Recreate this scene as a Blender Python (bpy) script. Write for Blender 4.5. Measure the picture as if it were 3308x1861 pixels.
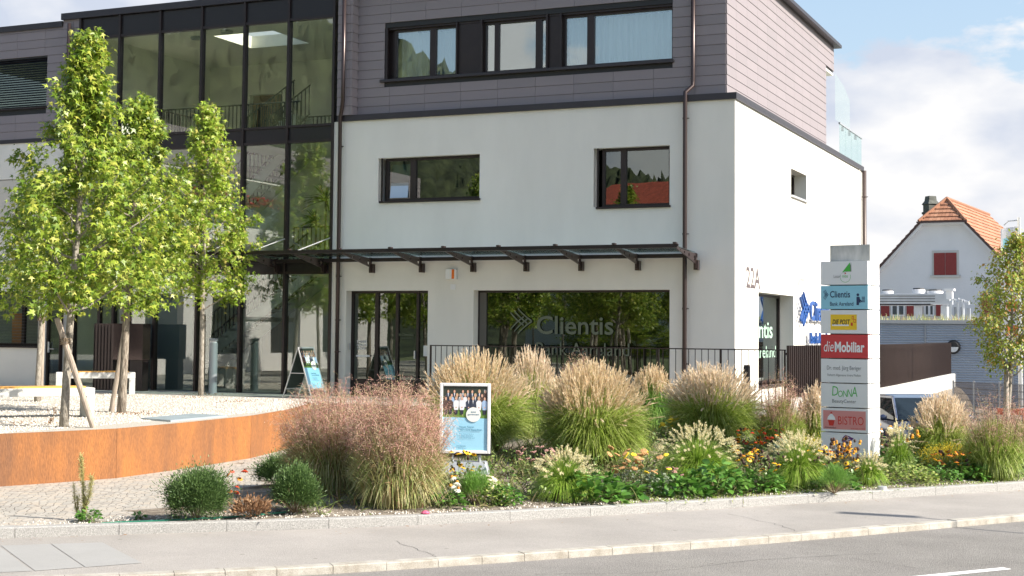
import bpy, math, random
import numpy as np
from math import sin, cos, pi, radians, sqrt, atan2
random.seed(7); rng = np.random.default_rng(7)
S = bpy.context.scene
for o in list(bpy.data.objects): bpy.data.objects.remove(o)

# ------------------------------------------------------------------ camera
F, CY, W = 4695.0, 812.0, 3308.0
def _rot(yaw, pit, rol):
    f = np.array([sin(yaw)*cos(pit), cos(yaw)*cos(pit), sin(pit)]); r = np.array([cos(yaw), -sin(yaw), 0.]); u = np.cross(r, f)
    return np.array([r*cos(rol)+u*sin(rol), -(-r*sin(rol)+u*cos(rol)), f])
R = _rot(*np.radians([-23.867, 3.203, .523])); C = np.array([8.63, -31.91, 1.62])
cam = bpy.data.objects.new('camera', bpy.data.cameras.new('camera')); S.collection.objects.link(cam); S.camera = cam
import mathutils
Mx = mathutils.Matrix.Identity(4)
for i in range(3):
    Mx[i][0] = R[0][i]; Mx[i][1] = -R[1][i]; Mx[i][2] = -R[2][i]; Mx[i][3] = C[i]
cam.matrix_world = Mx
cam.data.sensor_width = 36; cam.data.lens = F/W*36; cam.data.shift_y = -(930.5-CY)/W; cam.data.clip_end = 6000; cam.data.clip_start = .1

# ------------------------------------------------------------------ sky, sun, exposure
SUN_EL, SUN_AZ = radians(37), radians(2.0)      # azimuth from +X towards +Y
w = bpy.data.worlds.new('World'); S.world = w; w.use_nodes = True
nt = w.node_tree; nt.nodes.clear()
def N(t, typ, **k):
    n = t.nodes.new(typ)
    for a, b in k.items():
        if a.startswith('i_'): n.inputs[int(a[2:])].default_value = b
        else: setattr(n, a, b)
    return n
def L(t, a, b): t.links.new(a, b)
bg = N(nt, 'ShaderNodeBackground'); out = N(nt, 'ShaderNodeOutputWorld'); L(nt, bg.outputs[0], out.inputs[0])
sky = N(nt, 'ShaderNodeTexSky', sky_type='NISHITA', sun_disc=False, sun_elevation=SUN_EL, sun_rotation=radians(90)-SUN_AZ, air_density=1.3, dust_density=1.6, ozone_density=1.2)
bg.inputs[1].default_value = .10
tc = N(nt, 'ShaderNodeTexCoord'); mp = N(nt, 'ShaderNodeMapping'); mp.inputs['Scale'].default_value = (1, 1, 2.1); mp.inputs['Location'].default_value = (.37, .2, .1)
L(nt, tc.outputs['Generated'], mp.inputs[0])
nz = N(nt, 'ShaderNodeTexNoise'); nz.inputs['Scale'].default_value = 5.5; nz.inputs['Detail'].default_value = 9; nz.inputs['Roughness'].default_value = .56; L(nt, mp.outputs[0], nz.inputs[0])
nz2 = N(nt, 'ShaderNodeTexNoise'); nz2.inputs['Scale'].default_value = 9; nz2.inputs['Detail'].default_value = 5; L(nt, mp.outputs[0], nz2.inputs[0])
sx = N(nt, 'ShaderNodeSeparateXYZ'); L(nt, tc.outputs['Generated'], sx.inputs[0])
def math_(t, op, a, b=None, clamp=False):
    n = N(t, 'ShaderNodeMath', operation=op, use_clamp=clamp)
    for i, v in enumerate((a, b)):
        if v is None: continue
        if isinstance(v, (int, float)): n.inputs[i].default_value = v
        else: L(t, v, n.inputs[i])
    return n.outputs[0]
# cloud cover: dense bank low over the horizon, breaking up higher
elev = math_(nt, 'MULTIPLY', math_(nt, 'SUBTRACT', .198, sx.outputs[2]), 8.0)
westward = math_(nt, 'MULTIPLY', math_(nt, 'SUBTRACT', -.30, sx.outputs[0]), .9)
cover = math_(nt, 'ADD', math_(nt, 'ADD', math_(nt, 'MULTIPLY', math_(nt, 'SUBTRACT', nz.outputs[0], .5), 3.0), elev), math_(nt, 'MAXIMUM', westward, 0))
mask = math_(nt, 'MULTIPLY', cover, 6.5, True)
shade = N(nt, 'ShaderNodeMixRGB'); shade.inputs[1].default_value = (3.15, 3.4, 4.0, 1); shade.inputs[2].default_value = (5.0, 4.9, 4.85, 1)
L(nt, math_(nt, 'MULTIPLY', math_(nt, 'SUBTRACT', nz2.outputs[0], .36), 4.2, True), shade.inputs[0])
mixc = N(nt, 'ShaderNodeMixRGB'); L(nt, math_(nt, 'MULTIPLY', mask, .93), mixc.inputs[0]); L(nt, shade.outputs[0], mixc.inputs[2])
pale = N(nt, 'ShaderNodeMixRGB'); L(nt, math_(nt, 'MULTIPLY', math_(nt, 'SUBTRACT', .42, sx.outputs[2]), 1.9, True), pale.inputs[0]); pale.inputs[2].default_value = (2.55, 3.25, 4.35, 1); L(nt, sky.outputs[0], pale.inputs[1])
L(nt, pale.outputs[0], mixc.inputs[1]); L(nt, mixc.outputs[0], bg.inputs[0])
sd = np.array([cos(SUN_EL)*cos(SUN_AZ), cos(SUN_EL)*sin(SUN_AZ), sin(SUN_EL)])
sun = bpy.data.objects.new('sun', bpy.data.lights.new('sun', 'SUN')); S.collection.objects.link(sun)
sun.data.energy = 5.0; sun.data.angle = radians(.55); sun.data.color = (1, .93, .82)
sun.rotation_euler = mathutils.Vector(sd).to_track_quat('Z', 'Y').to_euler(); sun.location = (30, 0, 30)
S.view_settings.view_transform = 'Standard'; S.view_settings.look = 'None'; S.view_settings.gamma = 1; S.view_settings.exposure = 1.08
S.cycles.max_bounces = 7; S.cycles.diffuse_bounces = 4; S.cycles.glossy_bounces = 4; S.cycles.transparent_max_bounces = 16; S.cycles.transmission_bounces = 4
S.cycles.use_denoising = True; S.cycles.sample_clamp_indirect = 6

# ------------------------------------------------------------------ pixel helpers (positions were measured in a 2576 px wide view of the photo)
D = 1.2842
def ray(x, y): return R.T @ np.array([(x*D-W/2)/F, (y*D-CY)/F, 1])
def onY(x, y, Y=0.): r = ray(x, y); return C+r*(Y-C[1])/r[1]
def onX(x, y, X=0.): r = ray(x, y); return C+r*(X-C[0])/r[0]
def onZ(x, y, Z=0.): r = ray(x, y); return C+r*(Z-C[2])/r[2]
def atd(x, y, d): return C+ray(x, y)*d
def depth(p): return float(R[2] @ (np.array(p, float)-C))

# ------------------------------------------------------------------ mesh builder
class MB:
    def __init__(s): s.v = []; s.f = []; s.n = 0; s.q = []
    def add(s, v, f):
        v = np.asarray(v, float).reshape(-1, 3)
        if isinstance(f, np.ndarray): s.q.append(f+s.n)
        else: s.f += [tuple(i+s.n for i in g) for g in f]
        s.v.append(v); s.n += len(v); return s
    def box(s, x0, x1, y0, y1, z0, z1):
        x0, x1 = min(x0, x1), max(x0, x1); y0, y1 = min(y0, y1), max(y0, y1); z0, z1 = min(z0, z1), max(z0, z1)
        v = [(x, y, z) for z in (z0, z1) for x, y in ((x0, y0), (x1, y0), (x1, y1), (x0, y1))]
        return s.add(v, [(3, 2, 1, 0), (4, 5, 6, 7), (0, 1, 5, 4), (1, 2, 6, 5), (2, 3, 7, 6), (3, 0, 4, 7)])
    def prism(s, pts, a, b):     # polygon pts 3d, extruded by vector b-a
        p = np.asarray(pts, float); d = np.asarray(b, float)-np.asarray(a, float); n = len(p)
        return s.add(np.vstack([p, p+d]), [tuple(range(n))[::-1], tuple(range(n, 2*n))]+[(i, (i+1) % n, n+(i+1) % n, n+i) for i in range(n)])
    def obox(s, o, u, v, w):
        o, u, v, w = (np.asarray(t, float) for t in (o, u, v, w))
        return s.prism([o, o+u, o+u+v, o+v], (0, 0, 0), w)
    def tube(s, pts, rs, n=8, cap=True):
        pts = np.asarray(pts, float); m = len(pts)
        if not hasattr(rs, '__len__'): rs = [rs]*m
        V = []
        for i in range(m):
            t = pts[min(i+1, m-1)]-pts[max(i-1, 0)]; t /= np.linalg.norm(t)+1e-9
            a = np.array([1., 0, 0]) if abs(t[0]) < .8 else np.array([0, 1., 0]); u = np.cross(t, a); u /= np.linalg.norm(u); v = np.cross(t, u)
            for k in range(n): V.append(pts[i]+rs[i]*(u*cos(2*pi*k/n)+v*sin(2*pi*k/n)))
        fs = [(i*n+k, i*n+(k+1) % n, (i+1)*n+(k+1) % n, (i+1)*n+k) for i in range(m-1) for k in range(n)]
        if cap: fs += [tuple(range(n))[::-1], tuple(range((m-1)*n, m*n))]
        return s.add(V, fs)
    def lathe(s, prof, n=16, c=(0, 0, 0), sx=1, sy=1):
        V = [(c[0]+r*cos(2*pi*k/n)*sx, c[1]+r*sin(2*pi*k/n)*sy, c[2]+z) for r, z in prof for k in range(n)]; m = len(prof)
        return s.add(V, [(i*n+k, i*n+(k+1) % n, (i+1)*n+(k+1) % n, (i+1)*n+k) for i in range(m-1) for k in range(n)]+[tuple(range(n))[::-1], tuple(range((m-1)*n, m*n))])
    def build(s, name, mat, parent=None, smooth=False, loc=None):
        me = bpy.data.meshes.new(name); V = np.vstack(s.v) if s.v else np.zeros((0, 3))
        if s.q and not s.f:
            q = np.vstack(s.q).astype(np.int32); k = q.shape[1]
            me.vertices.add(len(V)); me.vertices.foreach_set('co', V.ravel()); me.loops.add(q.size); me.loops.foreach_set('vertex_index', q.ravel())
            me.polygons.add(len(q)); me.polygons.foreach_set('loop_start', np.arange(0, q.size, k, dtype=np.int32)); me.polygons.foreach_set('loop_total', np.full(len(q), k, np.int32)); me.update(calc_edges=True)
        else:
            fs = list(s.f)
            for q in s.q: fs += [tuple(int(i) for i in r) for r in q]
            me.from_pydata(V.tolist(), [], fs); me.update()
        me.materials.append(mat)
        if smooth: me.polygons.foreach_set('use_smooth', [True]*len(me.polygons))
        o = bpy.data.objects.new(name, me); S.collection.objects.link(o)
        if parent is not None: o.parent = parent
        if loc is not None: o.location = loc
        return o
def tag(o, label=None, cat=None, group=None, kind=None):
    if label: o['label'] = label
    if cat: o['category'] = cat
    if group: o['group'] = group
    if kind: o['kind'] = kind
    return o
def thing(name, label, cat, loc=(0, 0, 0), rz=0, group=None):
    o = bpy.data.objects.new(name, None); S.collection.objects.link(o); o.location = tuple(float(a) for a in loc); o.rotation_euler = (0, 0, rz); o.empty_display_size = .2
    return tag(o, label, cat, group)
def copy_tree(o, parent=None):
    c = o.copy(); S.collection.objects.link(c); c.parent = parent
    for ch in o.children: copy_tree(ch, c)
    return c
def bevel(o, wd=.01, seg=2):
    m = o.modifiers.new('bevel', 'BEVEL'); m.width = wd; m.segments = seg; m.limit_method = 'ANGLE'; return o

# ------------------------------------------------------------------ materials
def mat(name, col=(.5, .5, .5), rough=.7, metal=0, var=0., vs=8., col2=None, bump=0., bs=40., spec=.5, island=None, trans=0., coat=0., det=4, stretch=None, fine=0.):
    m = bpy.data.materials.new(name); m.use_nodes = True; t = m.node_tree; p = t.nodes['Principled BSDF']; o = t.nodes['Material Output']
    p.inputs['Base Color'].default_value = (*col, 1); p.inputs['Roughness'].default_value = rough; p.inputs['Metallic'].default_value = metal
    p.inputs['Specular IOR Level'].default_value = spec; p.inputs['Coat Weight'].default_value = coat
    tcn = N(t, 'ShaderNodeTexCoord'); src = tcn.outputs['Object']
    if stretch:
        mpn = N(t, 'ShaderNodeMapping'); mpn.inputs['Scale'].default_value = stretch; L(t, src, mpn.inputs[0]); src = mpn.outputs[0]
    csock = None
    if island:
        g = N(t, 'ShaderNodeNewGeometry'); r = N(t, 'ShaderNodeValToRGB'); r.color_ramp.interpolation = 'LINEAR'
        els = r.color_ramp.elements
        while len(els) < len(island): els.new(.5)
        for i, c in enumerate(island): els[i].position = i/(len(island)-1); els[i].color = (*c, 1)
        L(t, g.outputs['Random Per Island'], r.inputs[0]); csock = r.outputs[0]
    elif var or col2 is not None:
        n = N(t, 'ShaderNodeTexNoise'); n.inputs['Scale'].default_value = vs; n.inputs['Detail'].default_value = det; n.inputs['Roughness'].default_value = .6; L(t, src, n.inputs[0])
        r = N(t, 'ShaderNodeValToRGB'); e = r.color_ramp.elements; e[0].position = .32; e[1].position = .68
        c2 = col2 if col2 is not None else col
        e[0].color = (*[a*(1-var) for a in col], 1); e[1].color = (*[min(1, a*(1+var)) for a in c2], 1); L(t, n.outputs[0], r.inputs[0]); csock = r.outputs[0]
        if fine:
            n2 = N(t, 'ShaderNodeTexNoise'); n2.inputs['Scale'].default_value = bs; n2.inputs['Detail'].default_value = 3; L(t, src, n2.inputs[0])
            mm = N(t, 'ShaderNodeMixRGB', blend_type='MULTIPLY'); mm.inputs[0].default_value = 1; L(t, csock, mm.inputs[1])
            r2 = N(t, 'ShaderNodeValToRGB'); r2.color_ramp.elements[0].position = .3; r2.color_ramp.elements[1].position = .7
            r2.color_ramp.elements[0].color = (1-fine,)*3+(1,); r2.color_ramp.elements[1].color = (1+fine*.3,)*3+(1,); L(t, n2.outputs[0], r2.inputs[0]); L(t, r2.outputs[0], mm.inputs[2]); csock = mm.outputs[0]
    if csock: L(t, csock, p.inputs['Base Color'])
    if bump:
        n = N(t, 'ShaderNodeTexNoise'); n.inputs['Scale'].default_value = bs; n.inputs['Detail'].default_value = 5; L(t, src, n.inputs[0])
        b = N(t, 'ShaderNodeBump'); b.inputs['Strength'].default_value = bump; b.inputs['Distance'].default_value = .02; L(t, n.outputs[0], b.inputs['Height']); L(t, b.outputs[0], p.inputs['Normal'])
    if trans:
        tr = N(t, 'ShaderNodeBsdfTranslucent'); mx = N(t, 'ShaderNodeMixShader'); mx.inputs[0].default_value = trans
        if csock: L(t, csock, tr.inputs[0])
        else: tr.inputs[0].default_value = (*col, 1)
        L(t, p.outputs[0], mx.inputs[1]); L(t, tr.outputs[0], mx.inputs[2]); L(t, mx.outputs[0], o.inputs[0])
    return m
def glassmat(name, tint=(.8, .86, .84), base=.10, gain=1.0, wav=.0, opac=0., ocol=(.7, .8, .8)):
    m = bpy.data.materials.new(name); m.use_nodes = True; t = m.node_tree; t.nodes.clear(); o = N(t, 'ShaderNodeOutputMaterial')
    tr = N(t, 'ShaderNodeBsdfTransparent'); tr.inputs[0].default_value = (*tint, 1); gl = N(t, 'ShaderNodeBsdfGlossy'); gl.inputs['Roughness'].default_value = 0.0; gl.inputs[0].default_value = (.96, 1, .98, 1)
    lw = N(t, 'ShaderNodeLayerWeight'); lw.inputs[0].default_value = .5
    f5 = math_(t, 'POWER', lw.outputs['Facing'], 4.0); fac = math_(t, 'ADD', math_(t, 'MULTIPLY', f5, (1-base)*gain), base, True)
    mx = N(t, 'ShaderNodeMixShader'); L(t, fac, mx.inputs[0]); L(t, tr.outputs[0], mx.inputs[1]); L(t, gl.outputs[0], mx.inputs[2]); last = mx.outputs[0]
    if wav:
        tcn = N(t, 'ShaderNodeTexCoord'); n = N(t, 'ShaderNodeTexNoise'); n.inputs['Scale'].default_value = 1.3; n.inputs['Detail'].default_value = 1; L(t, tcn.outputs['Object'], n.inputs[0])
        b = N(t, 'ShaderNodeBump'); b.inputs['Strength'].default_value = wav; b.inputs['Distance'].default_value = .01; L(t, n.outputs[0], b.inputs['Height']); L(t, b.outputs[0], gl.inputs['Normal'])
    if opac:
        df = N(t, 'ShaderNodeBsdfDiffuse'); df.inputs[0].default_value = (*ocol, 1); m2 = N(t, 'ShaderNodeMixShader'); m2.inputs[0].default_value = opac; L(t, last, m2.inputs[1]); L(t, df.outputs[0], m2.inputs[2]); last = m2.outputs[0]
    L(t, last, o.inputs[0]); return m
def emis(name, col, st):
    m = bpy.data.materials.new(name); m.use_nodes = True; p = m.node_tree.nodes['Principled BSDF']; p.inputs['Emission Color'].default_value = (*col, 1); p.inputs['Emission Strength'].default_value = st; return m

M_plaster = mat('plaster', (.725, .705, .655), .9, var=.045, vs=.9, stretch=(1, 1, .35), bump=.35, bs=150, fine=.05)
M_plaster_in = mat('inner_plaster', (.78, .75, .66), .9, var=.03, vs=1)
M_clad = mat('fibre_cement_cladding', island=[(.212, .188, .200), (.228, .200, .213), (.220, .193, .206), (.236, .207, .220)], rough=.62, bump=.08, bs=60)
M_dark = mat('dark_bronze_metal', (.030, .022, .022), .35, metal=.35, var=.12, vs=3)
M_flash = mat('dark_flashing', (.040, .036, .042), .4, metal=.3, var=.08, vs=2)
M_span = mat('spandrel_panel', (.017, .015, .018), .28, spec=.4)
M_black = mat('black_plastic', (.012, .012, .013), .5)
M_glass = glassmat('stairwell_glass', (.86, .91, .87), .115, 1.1, .03)
M_uglass = glassmat('curtained_window_glass', (.9, .95, .95), .24, 1.2, .04)
M_lowglass = glassmat('clear_window_glass', (.9, .93, .92), .05, .6)
M_wglass = glassmat('window_glass', (.50, .56, .52), .155, 1.2, .04)
M_bglass = glassmat('bank_window_glass', (.42, .50, .44), .125, 1.2, .05)
M_cglass = glassmat('canopy_glass', (.62, .72, .70), .14, 1.0)
M_rail_glass = glassmat('balcony_glass', (.84, .93, .92), .07, .7, opac=.05, ocol=(.6, .72, .70))
M_pipe = mat('brown_downpipe', (.055, .038, .036), .3, metal=.5)
M_curtain = mat('sheer_curtain', (.78, .80, .82), .9, trans=.5)
M_corten = mat('corten_placeholder', (.4, .15, .05), .8)
M_granite = mat('granite_kerb', (.27, .265, .255), .8, col2=(.42, .41, .39), vs=55, bump=.5, bs=90, fine=.35)
M_granite2 = mat('weathered_kerb', (.29, .26, .215), .85, col2=(.45, .43, .385), vs=5, bump=.4, bs=90, fine=.25)
M_pave = mat('pavement_asphalt', (.30, .28, .26), .9, col2=(.355, .33, .305), vs=1.0, bump=.5, bs=90, fine=.25)
M_slab = mat('pavement_slabs', (.30, .295, .285), .85, var=.04, vs=2, bump=.2, bs=160, fine=.14)
M_road = mat('road_asphalt', (.235, .220, .205), .9, col2=(.285, .27, .25), vs=1.1, bump=.8, bs=75, fine=.5)
M_paint = mat('road_paint', (.75, .75, .74), .7, var=.06, vs=20)
M_gravel = mat('white_gravel', (.33, .305, .265), .95, col2=(.55, .515, .46), vs=38, bump=1.0, bs=45, fine=.3)
M_stone = mat('gravel_stones', island=[(.42, .37, .31), (.62, .57, .50), (.70, .66, .60), (.50, .45, .40)], rough=.9)
M_soil = mat('bed_soil', (.10, .075, .052), .95, col2=(.36, .31, .25), vs=5, bump=1.0, bs=50, fine=.5, det=8)
M_cobble = None
M_bark = mat('young_bark', (.19, .165, .135), .9, col2=(.40, .365, .31), vs=26, bump=1.2, bs=40, stretch=(1, 1, .35), fine=.3)
M_bark2 = mat('furrowed_bark', (.13, .10, .075), .9, col2=(.38, .33, .27), vs=34, bump=1.6, bs=42, stretch=(1, 1, .22), fine=.3)
M_stake = mat('weathered_stake_wood', (.24, .19, .15), .85, col2=(.42, .36, .30), vs=20, stretch=(2, 2, .15), bump=.6, bs=50)
M_rope = mat('coir_rope', (.20, .15, .10), .95, var=.3, vs=60, bump=1, bs=120)
M_conc = mat('bench_concrete', (.52, .52, .50), .85, var=.07, vs=5, bump=.25, bs=80, fine=.08)
M_conc_d = mat('weathered_concrete', (.28, .29, .27), .9, col2=(.48, .48, .46), vs=7, bump=.3, bs=60, stretch=(1, 1, .25))
M_orange_wood = mat('orange_seat_wood', (.62, .33, .08), .6, var=.12, vs=10, stretch=(1, 8, 1))
M_white = mat('white_sign_metal', (.72, .72, .73), .45, var=.015, vs=2)
M_alu = mat('brushed_aluminium', (.62, .63, .64), .35, metal=.6)
M_grey = mat('grey_powder_coat', (.33, .35, .38), .45, metal=.3)
def flat(name, c, rough=.6): return mat(name, c, rough)
LEAF = mat('maple_leaf', island=[(.08, .15, .012), (.14, .225, .018), (.22, .31, .028), (.34, .43, .05), (.44, .44, .08), (.20, .30, .028), (.11, .19, .018)], rough=.42, trans=.34, spec=.5)
LEAF_Y = mat('yellowing_maple_leaf', island=[(.15, .25, .02), (.25, .37, .03), (.34, .45, .05), (.40, .46, .08), (.26, .39, .035), (.22, .34, .03), (.44, .36, .10), (.20, .32, .03)], rough=.42, trans=.38)
M_blade = mat('grass_blade', island=[(.15, .23, .03), (.25, .35, .05), (.38, .47, .10), (.54, .56, .22), (.31, .41, .07), (.18, .27, .035)], rough=.45, trans=.35)
M_blade_d = mat('dry_grass_blade', island=[(.34, .32, .12), (.54, .49, .24), (.26, .35, .08), (.46, .26, .17), (.22, .32, .07), (.64, .58, .34), (.20, .30, .06)], rough=.55, trans=.3)
M_plume = mat('beige_plume', island=[(.60, .45, .27), (.76, .61, .41), (.85, .74, .56), (.68, .53, .34), (.80, .68, .49)], rough=.7, trans=.45)
M_plume2 = mat('pinkish_plume', island=[(.64, .50, .36), (.78, .65, .49), (.86, .76, .62), (.70, .56, .40)], rough=.7, trans=.45)
M_panicle = mat('red_switchgrass_panicle', island=[(.46, .20, .18), (.60, .32, .28), (.60, .46, .28), (.38, .38, .15), (.70, .46, .40), (.54, .25, .22), (.62, .38, .32), (.56, .48, .30)], rough=.7, trans=.3)
M_brush = mat('cream_bottlebrush', island=[(.68, .60, .34), (.80, .73, .46), (.86, .80, .56), (.62, .54, .28)], rough=.7, trans=.35)
M_shrub = mat('dark_shrub_leaf', island=[(.035, .08, .020), (.065, .125, .03), (.11, .19, .05), (.05, .10, .025), (.15, .24, .07), (.09, .16, .04)], rough=.55, trans=.2)
M_fern = mat('fresh_feathery_leaf', island=[(.10, .24, .03), (.16, .32, .05), (.22, .38, .08), (.12, .26, .04)], rough=.5, trans=.3)
M_leafy = mat('broad_green_leaf', island=[(.05, .14, .02), (.08, .20, .03), (.12, .27, .04), (.17, .33, .07), (.07, .17, .025)], rough=.35, trans=.28)
M_lime = mat('lime_green_leaf', island=[(.22, .32, .05), (.32, .40, .08), (.16, .27, .05), (.42, .44, .14), (.26, .34, .10)], rough=.45, trans=.3)
M_graygreen = mat('grey_green_leaf', island=[(.16, .20, .13), (.22, .26, .17), (.12, .17, .09), (.28, .31, .22)], rough=.6, trans=.2)
M_fount = mat('fountain_grass_blade', island=[(.13, .24, .02), (.20, .36, .03), (.31, .46, .06), (.40, .48, .12), (.15, .29, .02)], rough=.45, trans=.35)
M_seedling = mat('yellow_seedling_leaf', island=[(.40, .38, .13), (.50, .46, .20), (.30, .34, .10), (.46, .36, .20)], rough=.6, trans=.3)
M_deadleaf = mat('dead_brown_leaf', island=[(.22, .11, .05), (.32, .18, .09), (.16, .08, .04), (.38, .25, .14)], rough=.8, trans=.15)
M_under = mat('undergrowth_leaf', island=[(.09, .13, .03), (.14, .19, .04), (.16, .11, .06), (.20, .24, .06), (.10, .07, .04)], rough=.7, trans=.2)
M_stem = mat('plant_stem', (.12, .16, .04), .7)
M_stem_b = mat('brown_stem', (.20, .14, .08), .8)
M_petal_y = mat('yellow_petal', (.85, .50, .02), .5, trans=.3); M_petal_o = mat('orange_petal', (.80, .28, .02), .5, trans=.3)
M_petal_r = mat('red_petal', (.62, .07, .02), .5, trans=.3); M_petal_w = mat('white_petal', (.80, .80, .70), .5, trans=.3)
M_cone = mat('brown_flower_cone', (.05, .022, .015), .8); M_cone_o = mat('orange_flower_cone', (.50, .22, .03), .8)
M_gold = mat('golden_blossom', island=[(.75, .58, .02), (.85, .68, .05), (.60, .52, .05)], rough=.6, trans=.3)
M_tan = mat('tan_umbel', (.48, .27, .11), .8, var=.2, vs=40); M_yel = mat('yellow_umbel', (.80, .58, .03), .7); M_pink = mat('pink_umbel', (.40, .22, .19), .8, var=.2, vs=40)

# ------------------------------------------------------------------ special materials
def m_corten():
    m = mat('corten_steel', (.175, .078, .036), .85, var=.10, vs=2.0, col2=(.30, .115, .030), bump=.35, bs=55, fine=.28, stretch=(1, 1, .28), det=7); return m
M_corten = m_corten()
def m_cobble():
    m = bpy.data.materials.new('cobble_stone'); m.use_nodes = True; t = m.node_tree; p = t.nodes['Principled BSDF']; p.inputs['Roughness'].default_value = .85
    tcn = N(t, 'ShaderNodeTexCoord'); mpn = N(t, 'ShaderNodeMapping'); mpn.inputs['Scale'].default_value = (10.5, 7.5, 1); mpn.inputs['Rotation'].default_value = (0, 0, radians(48)); L(t, tcn.outputs['Object'], mpn.inputs[0])
    v = N(t, 'ShaderNodeTexVoronoi', feature='DISTANCE_TO_EDGE', voronoi_dimensions='2D'); v.inputs['Scale'].default_value = 1; v.inputs['Randomness'].default_value = .75; L(t, mpn.outputs[0], v.inputs[0])
    v2 = N(t, 'ShaderNodeTexVoronoi', voronoi_dimensions='2D'); v2.inputs['Scale'].default_value = 1; v2.inputs['Randomness'].default_value = .75; L(t, mpn.outputs[0], v2.inputs[0])
    r = N(t, 'ShaderNodeValToRGB'); e = r.color_ramp.elements; e[0].color = (.29, .27, .24, 1); e[1].color = (.40, .37, .33, 1); e.new(.4).color = (.36, .34, .305, 1); e.new(.7).color = (.39, .34, .28, 1)
    s = N(t, 'ShaderNodeSeparateXYZ'); L(t, v2.outputs['Color'], s.inputs[0]); L(t, s.outputs[0], r.inputs[0])
    g = N(t, 'ShaderNodeValToRGB'); g.color_ramp.elements[0].position = .015; g.color_ramp.elements[1].position = .065; L(t, v.outputs[0], g.inputs[0])
    n = N(t, 'ShaderNodeTexNoise'); n.inputs['Scale'].default_value = 1.7; n.inputs['Detail'].default_value = 4; L(t, tcn.outputs['Object'], n.inputs[0])
    jc = N(t, 'ShaderNodeMixRGB'); jc.inputs[1].default_value = (.15, .135, .12, 1); jc.inputs[2].default_value = (.36, .33, .29, 1)
    rr = N(t, 'ShaderNodeValToRGB'); rr.color_ramp.elements[0].position = .42; rr.color_ramp.elements[1].position = .6; L(t, n.outputs[0], rr.inputs[0]); L(t, rr.outputs[0], jc.inputs[0])
    mx = N(t, 'ShaderNodeMixRGB'); L(t, g.outputs[0], mx.inputs[0]); L(t, jc.outputs[0], mx.inputs[1]); L(t, r.outputs[0], mx.inputs[2]); L(t, mx.outputs[0], p.inputs['Base Color'])
    b = N(t, 'ShaderNodeBump'); b.inputs['Strength'].default_value = .8; b.inputs['Distance'].default_value = .03; L(t, g.outputs[0], b.inputs['Height']); L(t, b.outputs[0], p.inputs['Normal']); return m
M_cobble = m_cobble()
def spots(m, scale, thr):
    t = m.node_tree; p = t.nodes['Principled BSDF']; src = p.inputs['Base Color'].links[0].from_socket; tcn = N(t, 'ShaderNodeTexCoord')
    v = N(t, 'ShaderNodeTexVoronoi'); v.inputs['Scale'].default_value = scale; L(t, tcn.outputs['Object'], v.inputs[0]); n = N(t, 'ShaderNodeTexNoise'); n.inputs['Scale'].default_value = .35; n.inputs['Detail'].default_value = 4; L(t, tcn.outputs['Object'], n.inputs[0])
    s1 = N(t, 'ShaderNodeSeparateXYZ'); L(t, v.outputs['Color'], s1.inputs[0]); d = math_(t, 'MULTIPLY', math_(t, 'LESS_THAN', v.outputs['Distance'], thr), math_(t, 'GREATER_THAN', s1.outputs[0], .72))
    big = N(t, 'ShaderNodeValToRGB'); big.color_ramp.elements[0].position = .40; big.color_ramp.elements[1].position = .62; big.color_ramp.elements[0].color = (.86, .86, .85, 1); L(t, n.outputs[0], big.inputs[0])
    a = N(t, 'ShaderNodeMixRGB', blend_type='MULTIPLY'); a.inputs[0].default_value = 1; L(t, src, a.inputs[1]); L(t, big.outputs[0], a.inputs[2]); c = N(t, 'ShaderNodeMixRGB', blend_type='MULTIPLY'); L(t, math_(t, 'MULTIPLY', d, .5), c.inputs[0]); L(t, a.outputs[0], c.inputs[1]); c.inputs[2].default_value = (.35, .33, .3, 1); L(t, c.outputs[0], p.inputs['Base Color'])
spots(M_pave, 3.2, .09); spots(M_road, 2.4, .06)

# ------------------------------------------------------------------ ground
K1 = np.array([(-16.5, -30.), (-8.2, -22.6), (-3.81, -18.57), (-3.02, -17.82), (-.73, -15.97), (.86, -14.31), (3.71, -10.67), (6.65, -6.8), (13.5, 2.3), (30, 24)])
K2 = np.array([(-14, -31.5), (-6.5, -24.75), (-1.26, -20.11), (.62, -18.44), (1.85, -16.93), (4.13, -14.16), (6.91, -10.13), (13.6, -.9), (30, 21.5)])
def resample(P, step=.5):
    P = np.asarray(P, float); s = np.r_[0, np.cumsum(np.linalg.norm(np.diff(P, axis=0), axis=1))]; n = int(s[-1]/step); q = np.linspace(0, s[-1], n+1)
    X = np.c_[np.interp(q, s, P[:, 0]), np.interp(q, s, P[:, 1])]
    for _ in range(6): X[1:-1] = (X[:-2]+2*X[1:-1]+X[2:])/4
    T = np.gradient(X, axis=0); T /= np.linalg.norm(T, axis=1)[:, None]; return X, np.c_[-T[:, 1], T[:, 0]]
K1s, K1n = resample(K1); K2s, K2n = resample(K2)
def kd(x, y):    # distance inwards from the bed kerb
    d = np.array([x, y])-K1s; i = int(np.argmin((d**2).sum(1))); return float(d[i] @ K1n[i])
def sm(a, b, x): t = min(1, max(0, (x-a)/(b-a))); return t*t*(3-2*t)
def G(x, y, d=None):
    if d is None: d = kd(x, y)
    wx = sm(-4.5, -1, x); east = 1-sm(1.2, 3.2, x); t = min(1, max(0, (d-.5)/8.5))
    g = -.78+.05*wx+.60*t*wx*(.25+.75*east)
    park = sm(4.7, 5.5, d)*sm(2.0, 2.6, x); return g*(1-park)-1.05*park
def gp(xd, yd):  # a point of the terrain, found along a measured line of sight
    z = -.5
    for _ in range(12): p = onZ(xd, yd, z); z = .5*z+.5*G(p[0], p[1])
    return np.array([p[0], p[1], z])
def strip(mb, A, B):
    n = len(A); mb.add(np.vstack([A, B]), np.array([(i, i+1, n+i+1, n+i) for i in range(n-1)]))
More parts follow.
